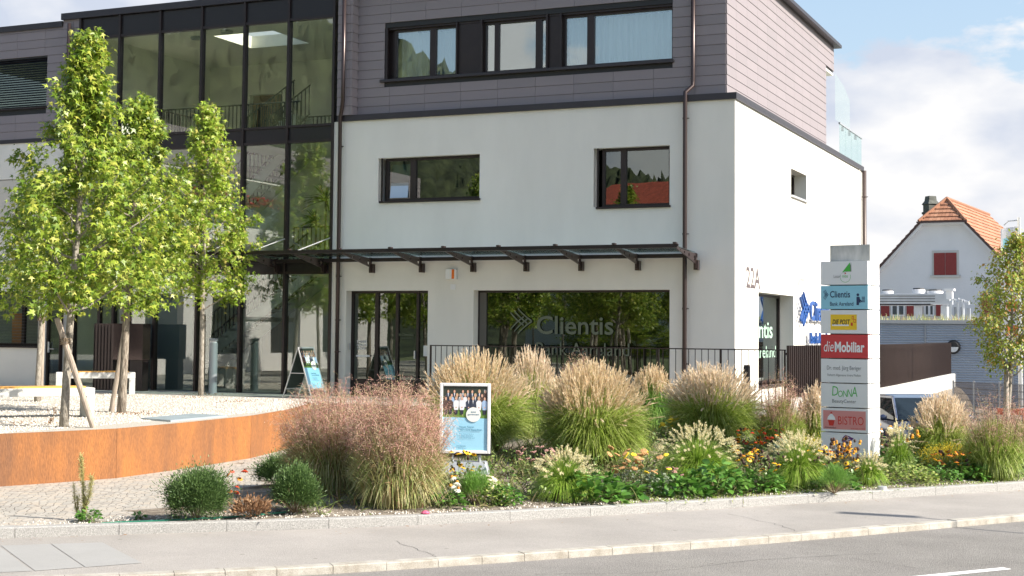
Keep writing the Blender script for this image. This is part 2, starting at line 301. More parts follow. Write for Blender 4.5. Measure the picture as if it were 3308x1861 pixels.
def z3(P, z): return np.c_[P, np.full(len(P), z)]
def struct(o): return tag(o, kind='structure')
b = MB(); b.add([(-2500, -2500, -1.3), (2500, -2500, -1.3), (2500, 2500, -1.3), (-2500, 2500, -1.3)], [(0, 1, 2, 3)])
struct(b.build('ground', mat('meadow_ground', (.10, .13, .05), .95, col2=(.16, .18, .08), vs=.05)))
b = MB(); b.add([(-14, .5, -1.2), (60, .5, -1.2), (60, 80, -1.2), (-14, 80, -1.2)], [(0, 1, 2, 3)]); struct(b.build('parking_ground', M_road))
# bed soil: grid following the kerb
b = MB(); ds = np.r_[.1, .3, .6, np.arange(1, 24, .35)]; rows = []
for d_ in ds:
    P = K1s+K1n*d_; rows.append(np.array([(x, y, G(x, y, d_)+(.02*sin(x*9)*cos(y*8) if d_ > .3 else 0)) for x, y in P]))
V = np.vstack(rows); n_ = len(K1s); V = V.copy(); q = [(i*n_+j, i*n_+j+1, (i+1)*n_+j+1, (i+1)*n_+j) for i in range(len(ds)-1) for j in range(n_-1) if V[i*n_+j][0] > -7.3 and V[i*n_+j][1] < 24 and not (V[i*n_+j][0] < 1.7 and V[i*n_+j][1] > -.9)]
b.add(V, np.array(q)); struct(b.build('planting_soil', M_soil, smooth=True))
# cobbles, left of the bed, a sheet reaching the corten wall
edge = [tuple(K1s[i]+K1n[i]*.15) for i in range(len(K1s)) if K1s[i][0] < -3.3]
poly = edge+[(-2.95, -16.9), (-2.6, -15.8), (-2.5, -14.4), (-3.2, -12.3), (-4.4, -9.5), (-5.2, -5), (-7.0, -3.5), (-8.2, -3.5)]+[tuple(p) for p in [onZ(765, 1022, 0)[:2], onZ(722, 1034, 0)[:2], onZ(632, 1049, 0)[:2], onZ(460, 1067, 0)[:2], onZ(294, 1082, 0)[:2], onZ(150, 1089, 0)[:2], onZ(0, 1095.5, 0)[:2]]]+[(-16.5, -24)]
b = MB(); P = [(x, y, -.768) for x, y in poly]; b.add(P, [tuple(range(len(P)))]); struct(b.build('cobble_paving', M_cobble))
# terrace of white gravel
b = MB(); CP_ = [onZ(x, y, 0)[:2]+np.array([-.03, .015]) for x, y in ((0, 1095.5), (150, 1089), (294, 1082), (460, 1067), (632, 1049), (722, 1034), (765, 1022))]; q_ = CP_[0]+(CP_[0]-CP_[1])/np.linalg.norm(CP_[0]-CP_[1])*28
P = [(*p, -1.28) for p in [(-70, q_[1]), q_]+CP_+[(CP_[-1][0]-.9, -3.5), (-70, -3.5)]]; b.prism(P, (0, 0, 0), (0, 0, 1.28)); b.box(-70, 1.75, -3.5, 0, -1.27, -.002); struct(b.build('gravel_terrace', M_gravel))
# pavement, road, kerbs
b = MB(); strip(b, z3(K2s-K2n*.0, -.85)[:60], z3(K2s, -.85)[:60])
b = MB()
m_ = 120
def along(Ps, n):
    s = np.r_[0, np.cumsum(np.linalg.norm(np.diff(Ps, axis=0), axis=1))]; q = np.linspace(0, s[-1], n); return np.c_[np.interp(q, s, Ps[:, 0]), np.interp(q, s, Ps[:, 1])]
strip(b, z3(along(K1s, m_), -.85), z3(along(K2s, m_), -.85)); struct(b.build('pavement', M_pave))
b = MB(); strip(b, z3(along(K2s, m_), -.93), z3(along(K2s-K2n*9.5, m_), -.93)); struct(b.build('road', M_road))
b = MB(); A = along(K2s-K2n*9.5, m_); strip(b, z3(A, -.86), z3(along(K2s-K2n*12.5, m_), -.86)); strip(b, z3(A, -1.0), z3(A, -.86)); struct(b.build('far_pavement', M_pave))
def kerb(name, Ps, Ns, off0, off1, zt, zb, length, m, gap=.006):
    s = np.r_[0, np.cumsum(np.linalg.norm(np.diff(Ps, axis=0), axis=1))]; mb = MB(); a = 0.
    def at(q): return np.array([np.interp(q, s, Ps[:, 0]), np.interp(q, s, Ps[:, 1])]), np.array([np.interp(q, s, Ns[:, 0]), np.interp(q, s, Ns[:, 1])])
    while a+length < s[-1]:
        ln = length*random.uniform(.92, 1.08); j = random.uniform(-.003, .003)
        p, n = at(a); q, n2 = at(a+ln-gap)
        sec = [(off0, zb), (off0, zt-.012), (off0+.012*(1 if off1 > off0 else -1), zt), (off1, zt+.002), (off1, zb)]
        v = [(*(p+n*o), z+j) for o, z in sec]+[(*(q+n2*o), z+j) for o, z in sec]; k = 5
        mb.add(v, [tuple(range(k))[::-1], tuple(range(k, 2*k))]+[(i, (i+1) % k, k+(i+1) % k, k+i) for i in range(k)]); a += ln
    return struct(mb.build(name, m))
kerb('kerb', K1s, K1n, 0, .15, -.725, -1.0, 1.25, M_granite)
kerb('road_kerb', K2s, K2n, -.16, .0, -.845, -1.0, .55, M_granite2)
b = MB()
for pl in (((-6.2, -21.5), (-3.41, -19.01), (-1.85, -20.19), (-4.6, -22.8)), ((-3.40, -19.0), (-3.0, -18.65), (-1.55, -19.78), (-1.84, -20.18)), ((-2.99, -18.64), (-2.55, -18.28), (-1.20, -19.28), (-1.54, -19.77))):
    c_ = np.mean(pl, axis=0); P = [(*(c_+(np.array(p)-c_)*.994), -.846) for p in pl]; b.add(P, [(0, 1, 2, 3)])
struct(b.build('pavement_cover_slabs', M_slab))
b = MB(); t_ = np.array([.604, .797]); nn_ = np.array([-.797, .604]); p_ = np.array([7.15, -14.9]); b.add([(*(p_-t_*3), -.926), (*(p_-t_*3+nn_*.13), -.926), (*(p_+nn_*.13), -.926), (*p_, -.926)], [(0, 1, 2, 3)]); struct(b.build('road_marking', M_paint))
# hillside across the road (seen in the panes)
def hill_mesh():
    V = []; na, nr = 620, 80
    ph = rng.uniform(0, 6, 12)
    for j in range(nr):
        r_ = 120+j*3.7; prof = sm(0, 1, j/(nr-8)) if j < nr-8 else 1-.25*(j-nr+8)/8
        for i in range(na):
            a = radians(150+150*i/(na-1)); ridge = 82*(1-.50*sm(234, 250, math.degrees(a) % 360))+6*sin(a*3+1)+5*sin(a*7+ph[0])+3*sin(a*17+ph[1])
            V.append((r_*cos(a), r_*sin(a)-10, -1.5+ridge*prof+rng.normal()*1.9*prof+1.6*prof*sin(a*210+j*1.7)*sin(a*77+j*.6)))
    return np.array(V), np.array([(j*na+i, j*na+i+1, (j+1)*na+i+1, (j+1)*na+i) for j in range(nr-1) for i in range(na-1)])
b = MB(); b.add(*hill_mesh()); struct(b.build('hills', mat('forest_hillside', (.022, .032, .012), .95, col2=(.065, .080, .032), vs=.22, bump=1, bs=.5, fine=.5, det=9)))

# scattered pebbles
OCT_V = np.array([(1, 0, 0), (-1, 0, 0), (0, 1, 0), (0, -1, 0), (0, 0, .7), (0, 0, -.7)], float); OCT_F = np.array([(0, 2, 4), (2, 1, 4), (1, 3, 4), (3, 0, 4), (2, 0, 5), (1, 2, 5), (3, 1, 5), (0, 3, 5)])
def rotm(n):
    q = rng.normal(size=(n, 4)); q /= np.linalg.norm(q, axis=1)[:, None]; w_, x, y, z = q.T
    return np.stack([np.stack([1-2*(y*y+z*z), 2*(x*y-z*w_), 2*(x*z+y*w_)], -1), np.stack([2*(x*y+z*w_), 1-2*(x*x+z*z), 2*(y*z-x*w_)], -1), np.stack([2*(x*z-y*w_), 2*(y*z+x*w_), 1-2*(x*x+y*y)], -1)], 1)
def scatter(mb, tv, tf, pos, rot, sc):
    n = len(pos); sc = np.asarray(sc); sc = sc[:, None, None] if sc.ndim == 1 else sc[:, None, :]
    V = np.einsum('nij,nkj->nki', rot, tv[None]*sc)+pos[:, None, :]; k = len(tv)
    mb.add(V.reshape(-1, 3), (tf[None]+(np.arange(n)*k)[:, None, None]).reshape(-1, tf.shape[1]))
b = MB(); n = 17000
y_ = -16+13.5*rng.random(n)**1.0; x_ = -7.6-9*rng.random(n)**1.3; pos = np.c_[x_, y_, np.full(n, .004)]; wx_ = np.interp(y_, [p[1] for p in CP_], [p[0] for p in CP_]); pos = pos[x_ < wx_-.03]; n = len(pos)
scatter(b, OCT_V, OCT_F, pos, rotm(n), rng.uniform(.008, .022, n))
tag(b.build('gravel', M_stone), 'loose white gravel stones on the raised terrace', 'gravel', kind='stuff')
b = MB(); n = 9000; i_ = rng.integers(20, len(K1s)-30, n); d_ = .16+rng.random(n)**1.5*.75; P = K1s[i_]+K1n[i_]*d_[:, None]+rng.normal(0, .12, (n, 2))*np.array([1, 1]); dd = np.array([(p-K1s[i]) @ K1n[i] for p, i in zip(P, i_)]); P = P[dd > .16]
pos = np.array([(x, y, G(x, y)+.008) for x, y in P]); scatter(b, OCT_V, OCT_F, pos, rotm(len(pos)), rng.uniform(.006, .018, len(pos)))
tag(b.build('bed_gravel', M_stone), 'beige gravel strip between the planting and the granite kerb', 'gravel', kind='stuff')

# ------------------------------------------------------------------ text and logos
def text(s, name, m, parent, o, u, v, h, width=None, bold=0., extr=0., shear=0., spacing=1.):
    cu = bpy.data.curves.new(name, 'FONT'); cu.body = s; cu.size = 1; cu.offset = bold; cu.shear = shear; cu.space_character = spacing; cu.resolution_u = 3
    ob = bpy.data.objects.new(name, cu); S.collection.objects.link(ob); dg = bpy.context.evaluated_depsgraph_get(); dg.update()
    me = bpy.data.meshes.new_from_object(ob.evaluated_get(dg)); bpy.data.objects.remove(ob)
    co = np.zeros(len(me.vertices)*3); me.vertices.foreach_get('co', co); co = co.reshape(-1, 3)
    co[:, 0] -= co[:, 0].min(); k = h/.70; sxx = (width/co[:, 0].max()) if width else k
    u = np.asarray(u, float); u /= np.linalg.norm(u); v = np.asarray(v, float); v /= np.linalg.norm(v); nrm = np.cross(u, v)
    P = np.asarray(o, float)+co[:, :1]*sxx*u+co[:, 1:2]*k*v
    faces = [tuple(p.vertices) for p in me.polygons]; bpy.data.meshes.remove(me)
    mb = MB()
    if extr:
        n = len(P); mb.add(np.vstack([P, P+nrm*extr]), faces+[tuple(n+i for i in f) for f in faces])
        from collections import Counter
        ec = Counter(); 
        for f in faces:
            for a, b_ in zip(f, f[1:]+f[:1]): ec[(min(a, b_), max(a, b_))] += 1
        mb.f += [(a, b_, n+b_, n+a) for (a, b_), c in ec.items() if c == 1]
    else: mb.add(P, faces)
    return mb.build(name, m, parent)
def chevrons(name, m, parent, o, u, v, w_, h, extr=0.):
    """three curved bars from the upper left and three from the lower left meeting in a point on the right"""
    u = np.asarray(u, float); v = np.asarray(v, float); nrm = np.cross(u, v); mb = MB()
    for sgn in (1, -1):
        for k in range(3):
            a0 = np.array([.02+k*.17, .5+sgn*(.34+.08*k)]); a2 = np.array([.62+k*.17 if k < 2 else 1.0, .5-sgn*(.17-.085*k)]); a1 = (a0+a2)/2-np.array([.02, sgn*.06]); th = .075
            pts = [(1-t)**2*a0+2*t*(1-t)*a1+t*t*a2 for t in np.linspace(0, 1, 6)]
            top = [np.asarray(o)+u*w_*p[0]+v*h*(p[1]+th/2)+nrm*.0008*(k+3*(sgn > 0)) for p in pts]; bot = [np.asarray(o)+u*w_*(p[0])+v*h*(p[1]-th/2)+nrm*.0008*(k+3*(sgn > 0)) for p in pts]
            n = 6
            if extr: mb.prism(top+bot[::-1], (0, 0, 0), nrm*extr) if False else [mb.prism([top[i], top[i+1], bot[i+1], bot[i]], (0, 0, 0), nrm*extr) for i in range(n-1)]
            else: mb.add(np.array(top+bot), [(i, n+i, n+i+1, i+1) for i in range(n-1)])
    return mb.build(name, m, parent)
def plane_poly(name, m, parent, o, u, v, pts, off=0.):
    u = np.asarray(u, float); v = np.asarray(v, float); nrm = np.cross(u, v); nrm /= np.linalg.norm(nrm); mb = MB()
    for P in (pts if isinstance(pts[0][0], (tuple, list, np.ndarray)) else [pts]): mb.add([np.asarray(o)+u*a+v*c+nrm*off for a, c in P], [tuple(range(len(P)))])
    return mb.build(name, m, parent)
def circ(cx, cy, r, n=20, ry=None, a0=0, a1=2*pi): return [(cx+r*cos(a0+(a1-a0)*i/n), cy+(ry or r)*sin(a0+(a1-a0)*i/n)) for i in range(n if a1-a0 > 6.2 else n+1)]

# ------------------------------------------------------------------ the office building
B = thing('office_building', 'modern office block with grey plank cladding above cream plaster and a tall glazed stairwell', 'building')
def wallx(mb, x0, x1, z0, z1, y0, y1, ops):   # wall along x; openings (x0,x1,z0,z1)
    xs = sorted({x0, x1, *[o[0] for o in ops], *[o[1] for o in ops]}); xs = [x for x in xs if x0 <= x <= x1]
    for a, c in zip(xs, xs[1:]):
        m = (a+c)/2; cuts = sorted([(o[2], o[3]) for o in ops if o[0] < m < o[1]]); z = z0
        for lo, hi in cuts:
            if lo > z: mb.box(a, c, y0, y1, z, lo)
            z = hi
        if z < z1: mb.box(a, c, y0, y1, z, z1)
def wally(mb, y0, y1, z0, z1, x0, x1, ops):
    t = MB(); wallx(t, y0, y1, z0, z1, -x1, -x0, ops)
    for v in t.v: v[:] = np.c_[-v[:, 1], v[:, 0], v[:, 2]]
    k = 0
    for v in t.v: mb.add(v, t.f[k*6:(k+1)*6] if False else [(3, 2, 1, 0), (4, 5, 6, 7), (0, 1, 5, 4), (1, 2, 6, 5), (2, 3, 7, 6), (3, 0, 4, 7)]); k += 1
O_door = (-10.06, -7.74, -.1, 2.64); O_big = (-6.5, -1.53, .3, 2.64); O_wl = (-9.19, -6.37, 4.88, 5.97); O_wr = (-3.41, -1.54, 4.58, 5.97)
b = MB(); wallx(b, -10.36, 0, -1.2, 6.95, 0, .38, [O_door, O_big, O_wl, O_wr]); b.build('front_wall', M_plaster, B)
O_ew = (5.53, 7.37, 5.27, 5.97); O_ed = (2.12, 5.79, .42, 2.64)
b = MB(); wally(b, .38, 15.64, -1.2, 6.95, -.45, 0, [O_ew, O_ed]); b.build('end_wall', M_plaster, B)
b = MB(); b.box(-24, -.45, 15.2, 15.64, -1.2, 6.95); b.box(-24, -.3, 10.9, 11.17, 7.0, 10.2); b.build('rear_wall', M_plaster, B)
# end door step of brown boards
b = MB(); [b.box(-.42, .06, 2.12, 5.79, .36+.0, .42) for _ in (0,)]; b.build('door_sill', M_dark, B)
# flashing between the storeys
b = MB(); b.box(-10.38, .05, -.06, .2, 6.95, 7.1); b.box(-.2, .051, .2, 15.7, 6.951, 7.101); b.build('eaves_flashing', M_flash, B)
# left wing walls
b = MB(); wallx(b, -26, -18.85, -.4, 6.87, .0, .35, [(-23.2, -19.98, 1.12, 2.66), (-23.0, -20.7, 4.6, 5.85), (-19.72, -19.2, -.1, 2.66)]); b.build('wing_wall', M_plaster, B)
b = MB(); b.box(-26, -18.8, -.03, .2, 6.87, 6.98); b.box(-26, -19.36, -.06, .3, 10.1, 10.26); b.build('wing_flashing', M_flash, B)
# upper storey cladding: lapped boards
def clad_x(mb, x0, x1, z0, z1, y, ops, step=.235, bl=1.0):
    z = z0
    while z < z1-.02:
        zt = min(z+step-.006, z1); segs = [(x0, x1)]
        for o in ops:
            if o[2] < zt-.02 and o[3] > z+.02:
                ns = []
                for a, c in segs:
                    if o[0] > a and o[0] < c: ns.append((a, o[0]))
                    if o[1] > a and o[1] < c: ns.append((o[1], c))
                    if c <= o[0] or a >= o[1]: ns.append((a, c))
                segs = ns
        for a, c in segs:
            k = math.floor(a/bl); p = a
            while p < c-.01:
                e = min((math.floor(p/bl+1e-6)+1)*bl, c)
                mb.add([(p+.003, y-.012, z), (e-.003, y-.012, z), (e-.003, y+.02, z), (p+.003, y+.02, z), (p+.003, y-.001, zt), (e-.003, y-.001, zt), (e-.003, y+.02, zt), (p+.003, y+.02, zt)], [(3, 2, 1, 0), (4, 5, 6, 7), (0, 1, 5, 4), (1, 2, 6, 5), (2, 3, 7, 6), (3, 0, 4, 7)]); p = e
        z += step
def clad_y(mb, y0, y1, z0, z1, x, ops, **k):
    t = MB(); clad_x(t, y0, y1, z0, z1, -x, ops, **k)
    for v in t.v: mb.add(np.c_[-v[:, 1], v[:, 0], v[:, 2]], [(3, 2, 1, 0), (4, 5, 6, 7), (0, 1, 5, 4), (1, 2, 6, 5), (2, 3, 7, 6), (3, 0, 4, 7)])
O_band = (-9.16, -1.54, 7.99, 9.32)
b = MB(); wallx(b, -9.95, -.27, 7.0, 10.4, .22, .5, [O_band]); wally(b, .5, 11.18, 7.0, 10.4, -.55, -.27, []); b.box(-9.949, -.27, 11.18, 12.3, 9.62, 10.4); b.build('upper_wall', M_black, B)
b = MB(); clad_x(b, -9.93, -.27, 7.10, 10.42, .2, [O_band]); clad_x(b, -10.36, -9.93, 7.10, 10.42, -.10, []); b.build('front_cladding', M_clad, B)
b = MB(); clad_y(b, -.08, .19, 7.1, 10.42, -9.93, [], bl=5)
b.build('return_cladding', M_clad, B)
b = MB(); b.box(-10.37, -9.94, -.08, .2, 7.1, 10.4); b.build('cladding_backing', M_black, B)
b = MB(); clad_y(b, .2, 12.36, 7.10, 10.42, -.25, [(11.2, 12.36, 7.0, 9.6)]); b.build('end_cladding', M_clad, B)
b = MB(); clad_x(b, -26, -19.36, 6.98, 10.1, .0, [(-23.2, -19.9, 7.88, 9.28)]); clad_x(b, -19.36, -18.76, 6.98, 10.3, -.005, []); b.build('wing_cladding', M_clad, B)
b = MB(); wallx(b, -26, -18.8, 6.97, 10.1, .02, .3, [(-23.2, -19.9, 7.88, 9.28)]); b.build('wing_backing', M_black, B)
# end wall recess soffit above the roof terrace
b = MB(); b.box(-3, -.27, 11.2, 12.34, 9.55, 9.62); b.build('terrace_soffit', M_plaster, B)
# roofs
b = MB(); b.box(-10.6, -.08, -.1, 12.52, 10.51, 10.56); b.box(-10.6, -.04, -.12, 12.56, 10.42, 10.511); b.build('roof', M_flash, B)
b = MB(); b.box(-26, -18.8, .3, 15, 10.0, 10.1); b.box(-.45, -24, .38, 15.2, 6.6, 6.95) if False else None
# stairwell roof with a skylight opening
SX0, SX1, SY0, SY1 = -15.7, -13.7, 2.0, 3.9
for a in ((-18.8, SX0, .1, 6.5), (SX1, -10.4, .1, 6.5), (SX0, SX1, .1, SY0), (SX0, SX1, SY1, 6.5)): b.box(a[0], a[1], a[2], a[3], 9.95, 10.3)
b.build('stairwell_roof', M_plaster_in, B)
b = MB(); b.box(-19.37, -10.37, -.10, .12, 10.28, 10.46); b.build('parapet_cap', M_flash, B)
# room shells
b = MB(); b.box(-10.36, -.45, .38, 15.2, 6.6, 6.95); b.box(-10.36, -.45, .38, 15.2, 3.0, 3.4); b.box(-10.36, -.45, .38, 15.2, -.1, .02); b.box(-18.85, -10.36, 3.6, 15.2, 3.1, 3.38); b.box(-18.85, -10.36, 1.4, 3.6, 3.1, 3.38) if False else None
b.box(-12.4, -10.36, .3, 3.6, 3.1, 3.38); b.box(-18.85, -16.8, .3, 3.6, 3.1, 3.38); b.box(-18.85, -10.36, 4.4, 15.2, 6.5, 6.85); b.box(-18.85, -17.4, .3, 4.4, 6.5, 6.85); b.box(-14.0, -10.36, .3, 4.4, 6.5, 6.85)
b.box(-26, -18.85, .35, 15.2, 6.5, 6.9); b.box(-26, -18.85, .35, 15.2, 3.1, 3.3); b.build('floor_slab', M_plaster_in, B)
b = MB(); b.box(-18.8, -10.4, .12, 15.2, -.15, -.02); b.build('stairwell_floor', mat('grey_stone_floor', (.30, .30, .29), .5), B)
M_inwood = mat('walnut_panelling', (.16, .075, .025), .5, var=.2, vs=6, stretch=(6, 6, .4))
b = MB(); b.box(-10.41, -10.36, .1, 15.2, -.1, 10.3); b.box(-18.85, -18.80, .1, 15.2, -.1, 10.3)
wallx(b, -18.8, -10.41, 6.85, 10.0, 6.2, 6.4, [(-17.3, -16.1, 6.85, 9.0), (-13.8, -11.6, 6.85, 9.3)]); wallx(b, -18.8, -10.41, -.02, 6.5, 5.4, 5.6, [(-16.3, -15.2, -.02, 2.3)]); b.build('stairwell_wall', M_plaster_in, B)
b = MB(); b.box(-17.3, -16.1, 6.4, 6.45, 6.85, 9.0); b.box(-16.3, -15.2, 5.6, 5.65, -.02, 2.3); b.build('inner_door', M_inwood, B)
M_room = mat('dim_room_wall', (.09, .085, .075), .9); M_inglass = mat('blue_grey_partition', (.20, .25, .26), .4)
b = MB(); b.box(-13.8, -11.6, 6.4, 6.5, 6.85, 9.3); b.build('glazed_partition', M_inglass, B)
b = MB(); b.box(-13.8, -13.72, 6.3, 6.42, 6.85, 9.3); b.box(-12.45, -12.37, 6.3, 6.42, 6.85, 9.0); b.box(-11.68, -11.6, 6.3, 6.42, 6.85, 9.3); b.box(-13.72, -11.68, 6.3, 6.41, 8.9, 8.98); b.build('partition_frame', M_dark, B)
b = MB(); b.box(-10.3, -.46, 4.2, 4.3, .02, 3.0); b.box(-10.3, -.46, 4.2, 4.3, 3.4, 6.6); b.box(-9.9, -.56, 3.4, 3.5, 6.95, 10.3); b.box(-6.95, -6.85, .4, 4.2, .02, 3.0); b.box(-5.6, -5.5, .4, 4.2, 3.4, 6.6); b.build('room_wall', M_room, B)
b = MB(); b.box(-4.9, -3.6, 3.6, 4.15, .02, 3.0); b.box(-2.9, -2.0, 3.9, 4.15, .02, 3.0); b.build('wood_panelling', M_inwood, B)
b = MB(); b.box(-4.55, -4.0, 3.55, 3.59, .9, 2.0); b.build('wall_screen', M_black, B)
b = MB(); b.box(-3.9, -3.5, 2.2, 2.5, 2.96, 2.985); b.box(-2.2, -1.85, 1.2, 1.5, 2.96, 2.985); b.build('ceiling_light', emis('lit_panel', (1, .95, .8), 2.2), B)
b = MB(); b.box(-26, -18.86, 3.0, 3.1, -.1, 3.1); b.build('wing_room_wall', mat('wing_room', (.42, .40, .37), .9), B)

# --- windows: part 'window' is the frame, its pane, sill and curtain are its sub-parts
def window_x(x0, x1, z0, z1, y, lights, g=M_wglass, fr=.07, sill=True, curtain=False, m=M_dark, silly=-.06):
    """lights: x positions of mullions [(x, width)]"""
    mb = MB(); mb.box(x0, x0+fr, y, y+.09, z0, z1); mb.box(x1-fr, x1, y, y+.09, z0, z1); mb.box(x0+fr, x1-fr, y, y+.09, z0, z0+fr); mb.box(x0+fr, x1-fr, y, y+.09, z1-fr, z1)
    xs = [x0+fr]
    for mx_, mw in lights: mb.box(mx_-mw/2, mx_+mw/2, y-.004, y+.086, z0+fr, z1-fr); xs += [mx_-mw/2, mx_+mw/2]
    xs.append(x1-fr); o = mb.build('window', m, B)
    for a, c in zip(xs[::2], xs[1::2]):
        q = MB(); q.box(a, c, y+.04, y+.052, z0+fr, z1-fr); q.build('pane', g, o)
    if sill:
        q = MB(); q.box(x0-.08, x1+.03, silly, y, z0-.05, z0+.0); bevel(q.build('sill', m, o), .006)
    if curtain:
        for a, c in curtain:
            q = MB(); n = int((c-a)/.02)+2; X = np.linspace(a, c, n); ph = rng.uniform(0, 6); Y = y+.28+.03*np.sin(X*38+ph+1.5*np.sin(X*7))+.012*np.sin(X*91)
            V = np.vstack([np.c_[X, Y, np.full(n, z0+.02)], np.c_[X, Y, np.full(n, z1-.05)]]); q.add(V, np.array([(i, i+1, n+i+1, n+i) for i in range(n-1)])); q.build('curtain', M_curtain, o, smooth=True)
    return o
wl = window_x(-9.05, -6.37, 4.88, 5.97, .16, [(-8.28, .16)])
wr = window_x(-3.25, -1.54, 4.58, 5.97, .16, [(-2.72, .14)])
# tilted sash casts in the left part of the first floor window
b = MB(); b.obox((-8.93, .15, 4.97), (.5, 0, 0), (0, .02, 0), (0, .14, .86)); b.build('tilted_sash', mat('pale_sash_glass', (.45, .55, .68), .1), wl)
for (x_, w_, h_) in ((-9.12, .03, .01), (-3.33, .03, .01)):
    b = MB(); b.box(x_, x_+.035, .02, .06, (4.88 if x_ < -5 else 4.58), 5.97); b.build('blind_rail', M_dark, wl if x_ < -5 else wr)
# lamps hanging behind the left first floor window
for x_ in (-7.75, -6.85):
    t = thing('pendant_lamp', 'small white pendant lamp shade, %s one behind the cream wall window' % ('left' if x_ < -7 else 'right'), 'lamp', (x_, 1.6, 5.45), group='pendant lamps behind the first floor window')
    b = MB(); b.lathe([(.075, -.12), (.05, .1)], 12); b.build('lamp_shade', M_white, t); b = MB(); b.tube([(0, 0, .1), (0, 0, 1.15)], .006, 5); b.build('cord', M_black, t)
# band of windows in the upper storey
zb, zt_ = 7.99, 9.32
def band(x0, x1, lights, cur): return window_x(x0, x1, zb, zt_-.05, .34, lights, sill=False, curtain=cur, g=M_uglass, fr=.06)
band(-8.95, -7.12, [(-7.86, .17)], [(-8.9, -7.2)]); band(-6.45, -4.72, [(-6.1, .12), (-4.98, .16)], [(-6.42, -6.2), (-4.9, -4.75)]); band(-4.33, -1.54, [(-3.63, .18)], [(-4.3, -1.58)])
b = MB(); b.box(-7.12, -6.45, .28, .42, zb, zt_-.05); b.box(-4.72, -4.33, .28, .42, zb, zt_-.05); b.box(-9.16, -8.95, .38, .42, zb, zt_); b.box(-9.16, -1.54, .26, .40, zt_-.05, zt_-.0)
b.box(-9.14, -9.08, .2, .26, zb, zt_); b.box(-7.16, -7.12, .2, .28, zb, zt_); b.box(-6.49, -6.44, .2, .28, zb, zt_); b.box(-4.74, -4.69, .2, .28, zb, zt_); b.box(-4.38, -4.33, .2, .28, zb, zt_); b.build('window_surround', M_dark, B)
b = MB(); b.box(-9.26, -1.50, .12, .42, zb-.07, zb-.0); bevel(b.build('band_sill', M_flash, B), .006)
# bank window and entrance doors
bw = window_x(-6.5, -1.53, .3, 2.64, .27, [], g=M_bglass, sill=False, fr=.05)
b = MB(); b.box(-6.45, -6.28, .26, .30, .35, 2.59); b.build('side_frame', mat('grey_bronze', (.10, .095, .085), .5), bw)
M_film = mat('etched_film', (.115, .135, .095), .8)
U, Vv = (1, 0, 0), (0, 0, 1)
text('Clientis', 'lettering', M_film, bw, (-4.94, .263, 1.60), U, Vv, .43, 1.95, bold=.012)
text('Bank Aareland', 'lettering', M_film, bw, (-4.94, .263, 1.10), U, Vv, .30, 2.35, bold=.002)
chevrons('logo', M_film, bw, (-5.64, .263, 1.60), np.array(U), np.array(Vv), .58, .60)
dw = window_x(-10.06, -7.74, .0, 2.64, .27, [(-9.32, .10), (-8.74, .08), (-8.16, .07)], g=M_bglass, sill=False, fr=.06)
b = MB(); b.box(-10.0, -7.8, .25, .36, .0, .42); b.build('kick_panel', M_dark, dw)
b = MB(); b.box(-8.22, -8.19, .2, .26, .95, 1.15); b.build('handle', M_alu, dw)
for i_, s_ in enumerate(('SOMMER', 'NACHTS', 'TRAUM')): text(s_, 'lettering', M_white, dw, (-9.88, .262, 1.33-.085*i_), U, Vv, .065, .30 if i_ < 2 else .25, bold=.01)
b = MB(); b.box(-9.9, -9.5, .258, .262, .98, 1.02); b.build('sticker_strip', M_white, dw)
chevrons('logo', M_film, dw, (-8.70, .262, 1.50), np.array(U), np.array(Vv), .09, .09); text('Clientis', 'lettering', M_film, dw, (-8.60, .262, 1.52), U, Vv, .055, .33, bold=.01); text('Bank Aareland', 'lettering', M_film, dw, (-8.60, .262, 1.45), U, Vv, .035, .33)
b = MB(); b.box(-7.98, -7.84, .258, .262, 1.02, 1.28); b.build('paper_notice', M_white, dw)
b = MB(); b.box(-9.98, -9.92, -.02, .0, 1.2, 1.33) if False else b.box(-10.0+.0, -9.99, .08, .14, 1.15, 1.32); b.build('doorbell', M_alu, dw)
# end wall window and door
def glaze_y(y0, y1, z0, z1, x, lights, g, sillx=None, fr=.06):
    mb = MB(); mb.box(x-.09, x, y0, y0+fr, z0, z1); mb.box(x-.09, x, y1-fr, y1, z0, z1); mb.box(x-.09, x, y0+fr, y1-fr, z0, z0+fr); mb.box(x-.09, x, y0+fr, y1-fr, z1-fr, z1)
    for l in lights: mb.box(x-.09, x+.004, l-.04, l+.04, z0+fr, z1-fr)
    o = mb.build('window', M_dark, B); q = MB(); q.box(x-.052, x-.04, y0+fr, y1-fr, z0+fr, z1-fr); q.build('pane', g, o)
    if sillx: q = MB(); q.box(x, sillx, y0-.03, y1+.03, z0-.05, z0); q.build('sill', M_alu, o)
    return o
glaze_y(5.53, 7.37, 5.27, 5.97, -.33, [6.6], M_wglass, .06)
ed = glaze_y(2.12, 5.79, .42, 2.64, -.36, [], M_bglass)
M_film2 = mat('pale_green_film', (.34, .50, .40), .8)
text('Clientis', 'lettering', M_film2, ed, (-.355, float(onX(1942.7, 780, -.36)[1])-3.05, 1.55), (0, 1, 0), Vv, .42, 3.05, bold=.012); text('Bank Aareland', 'lettering', M_film2, ed, (-.355, float(onX(1951, 780, -.36)[1])-3.9, 1.05), (0, 1, 0), Vv, .30, 3.9)
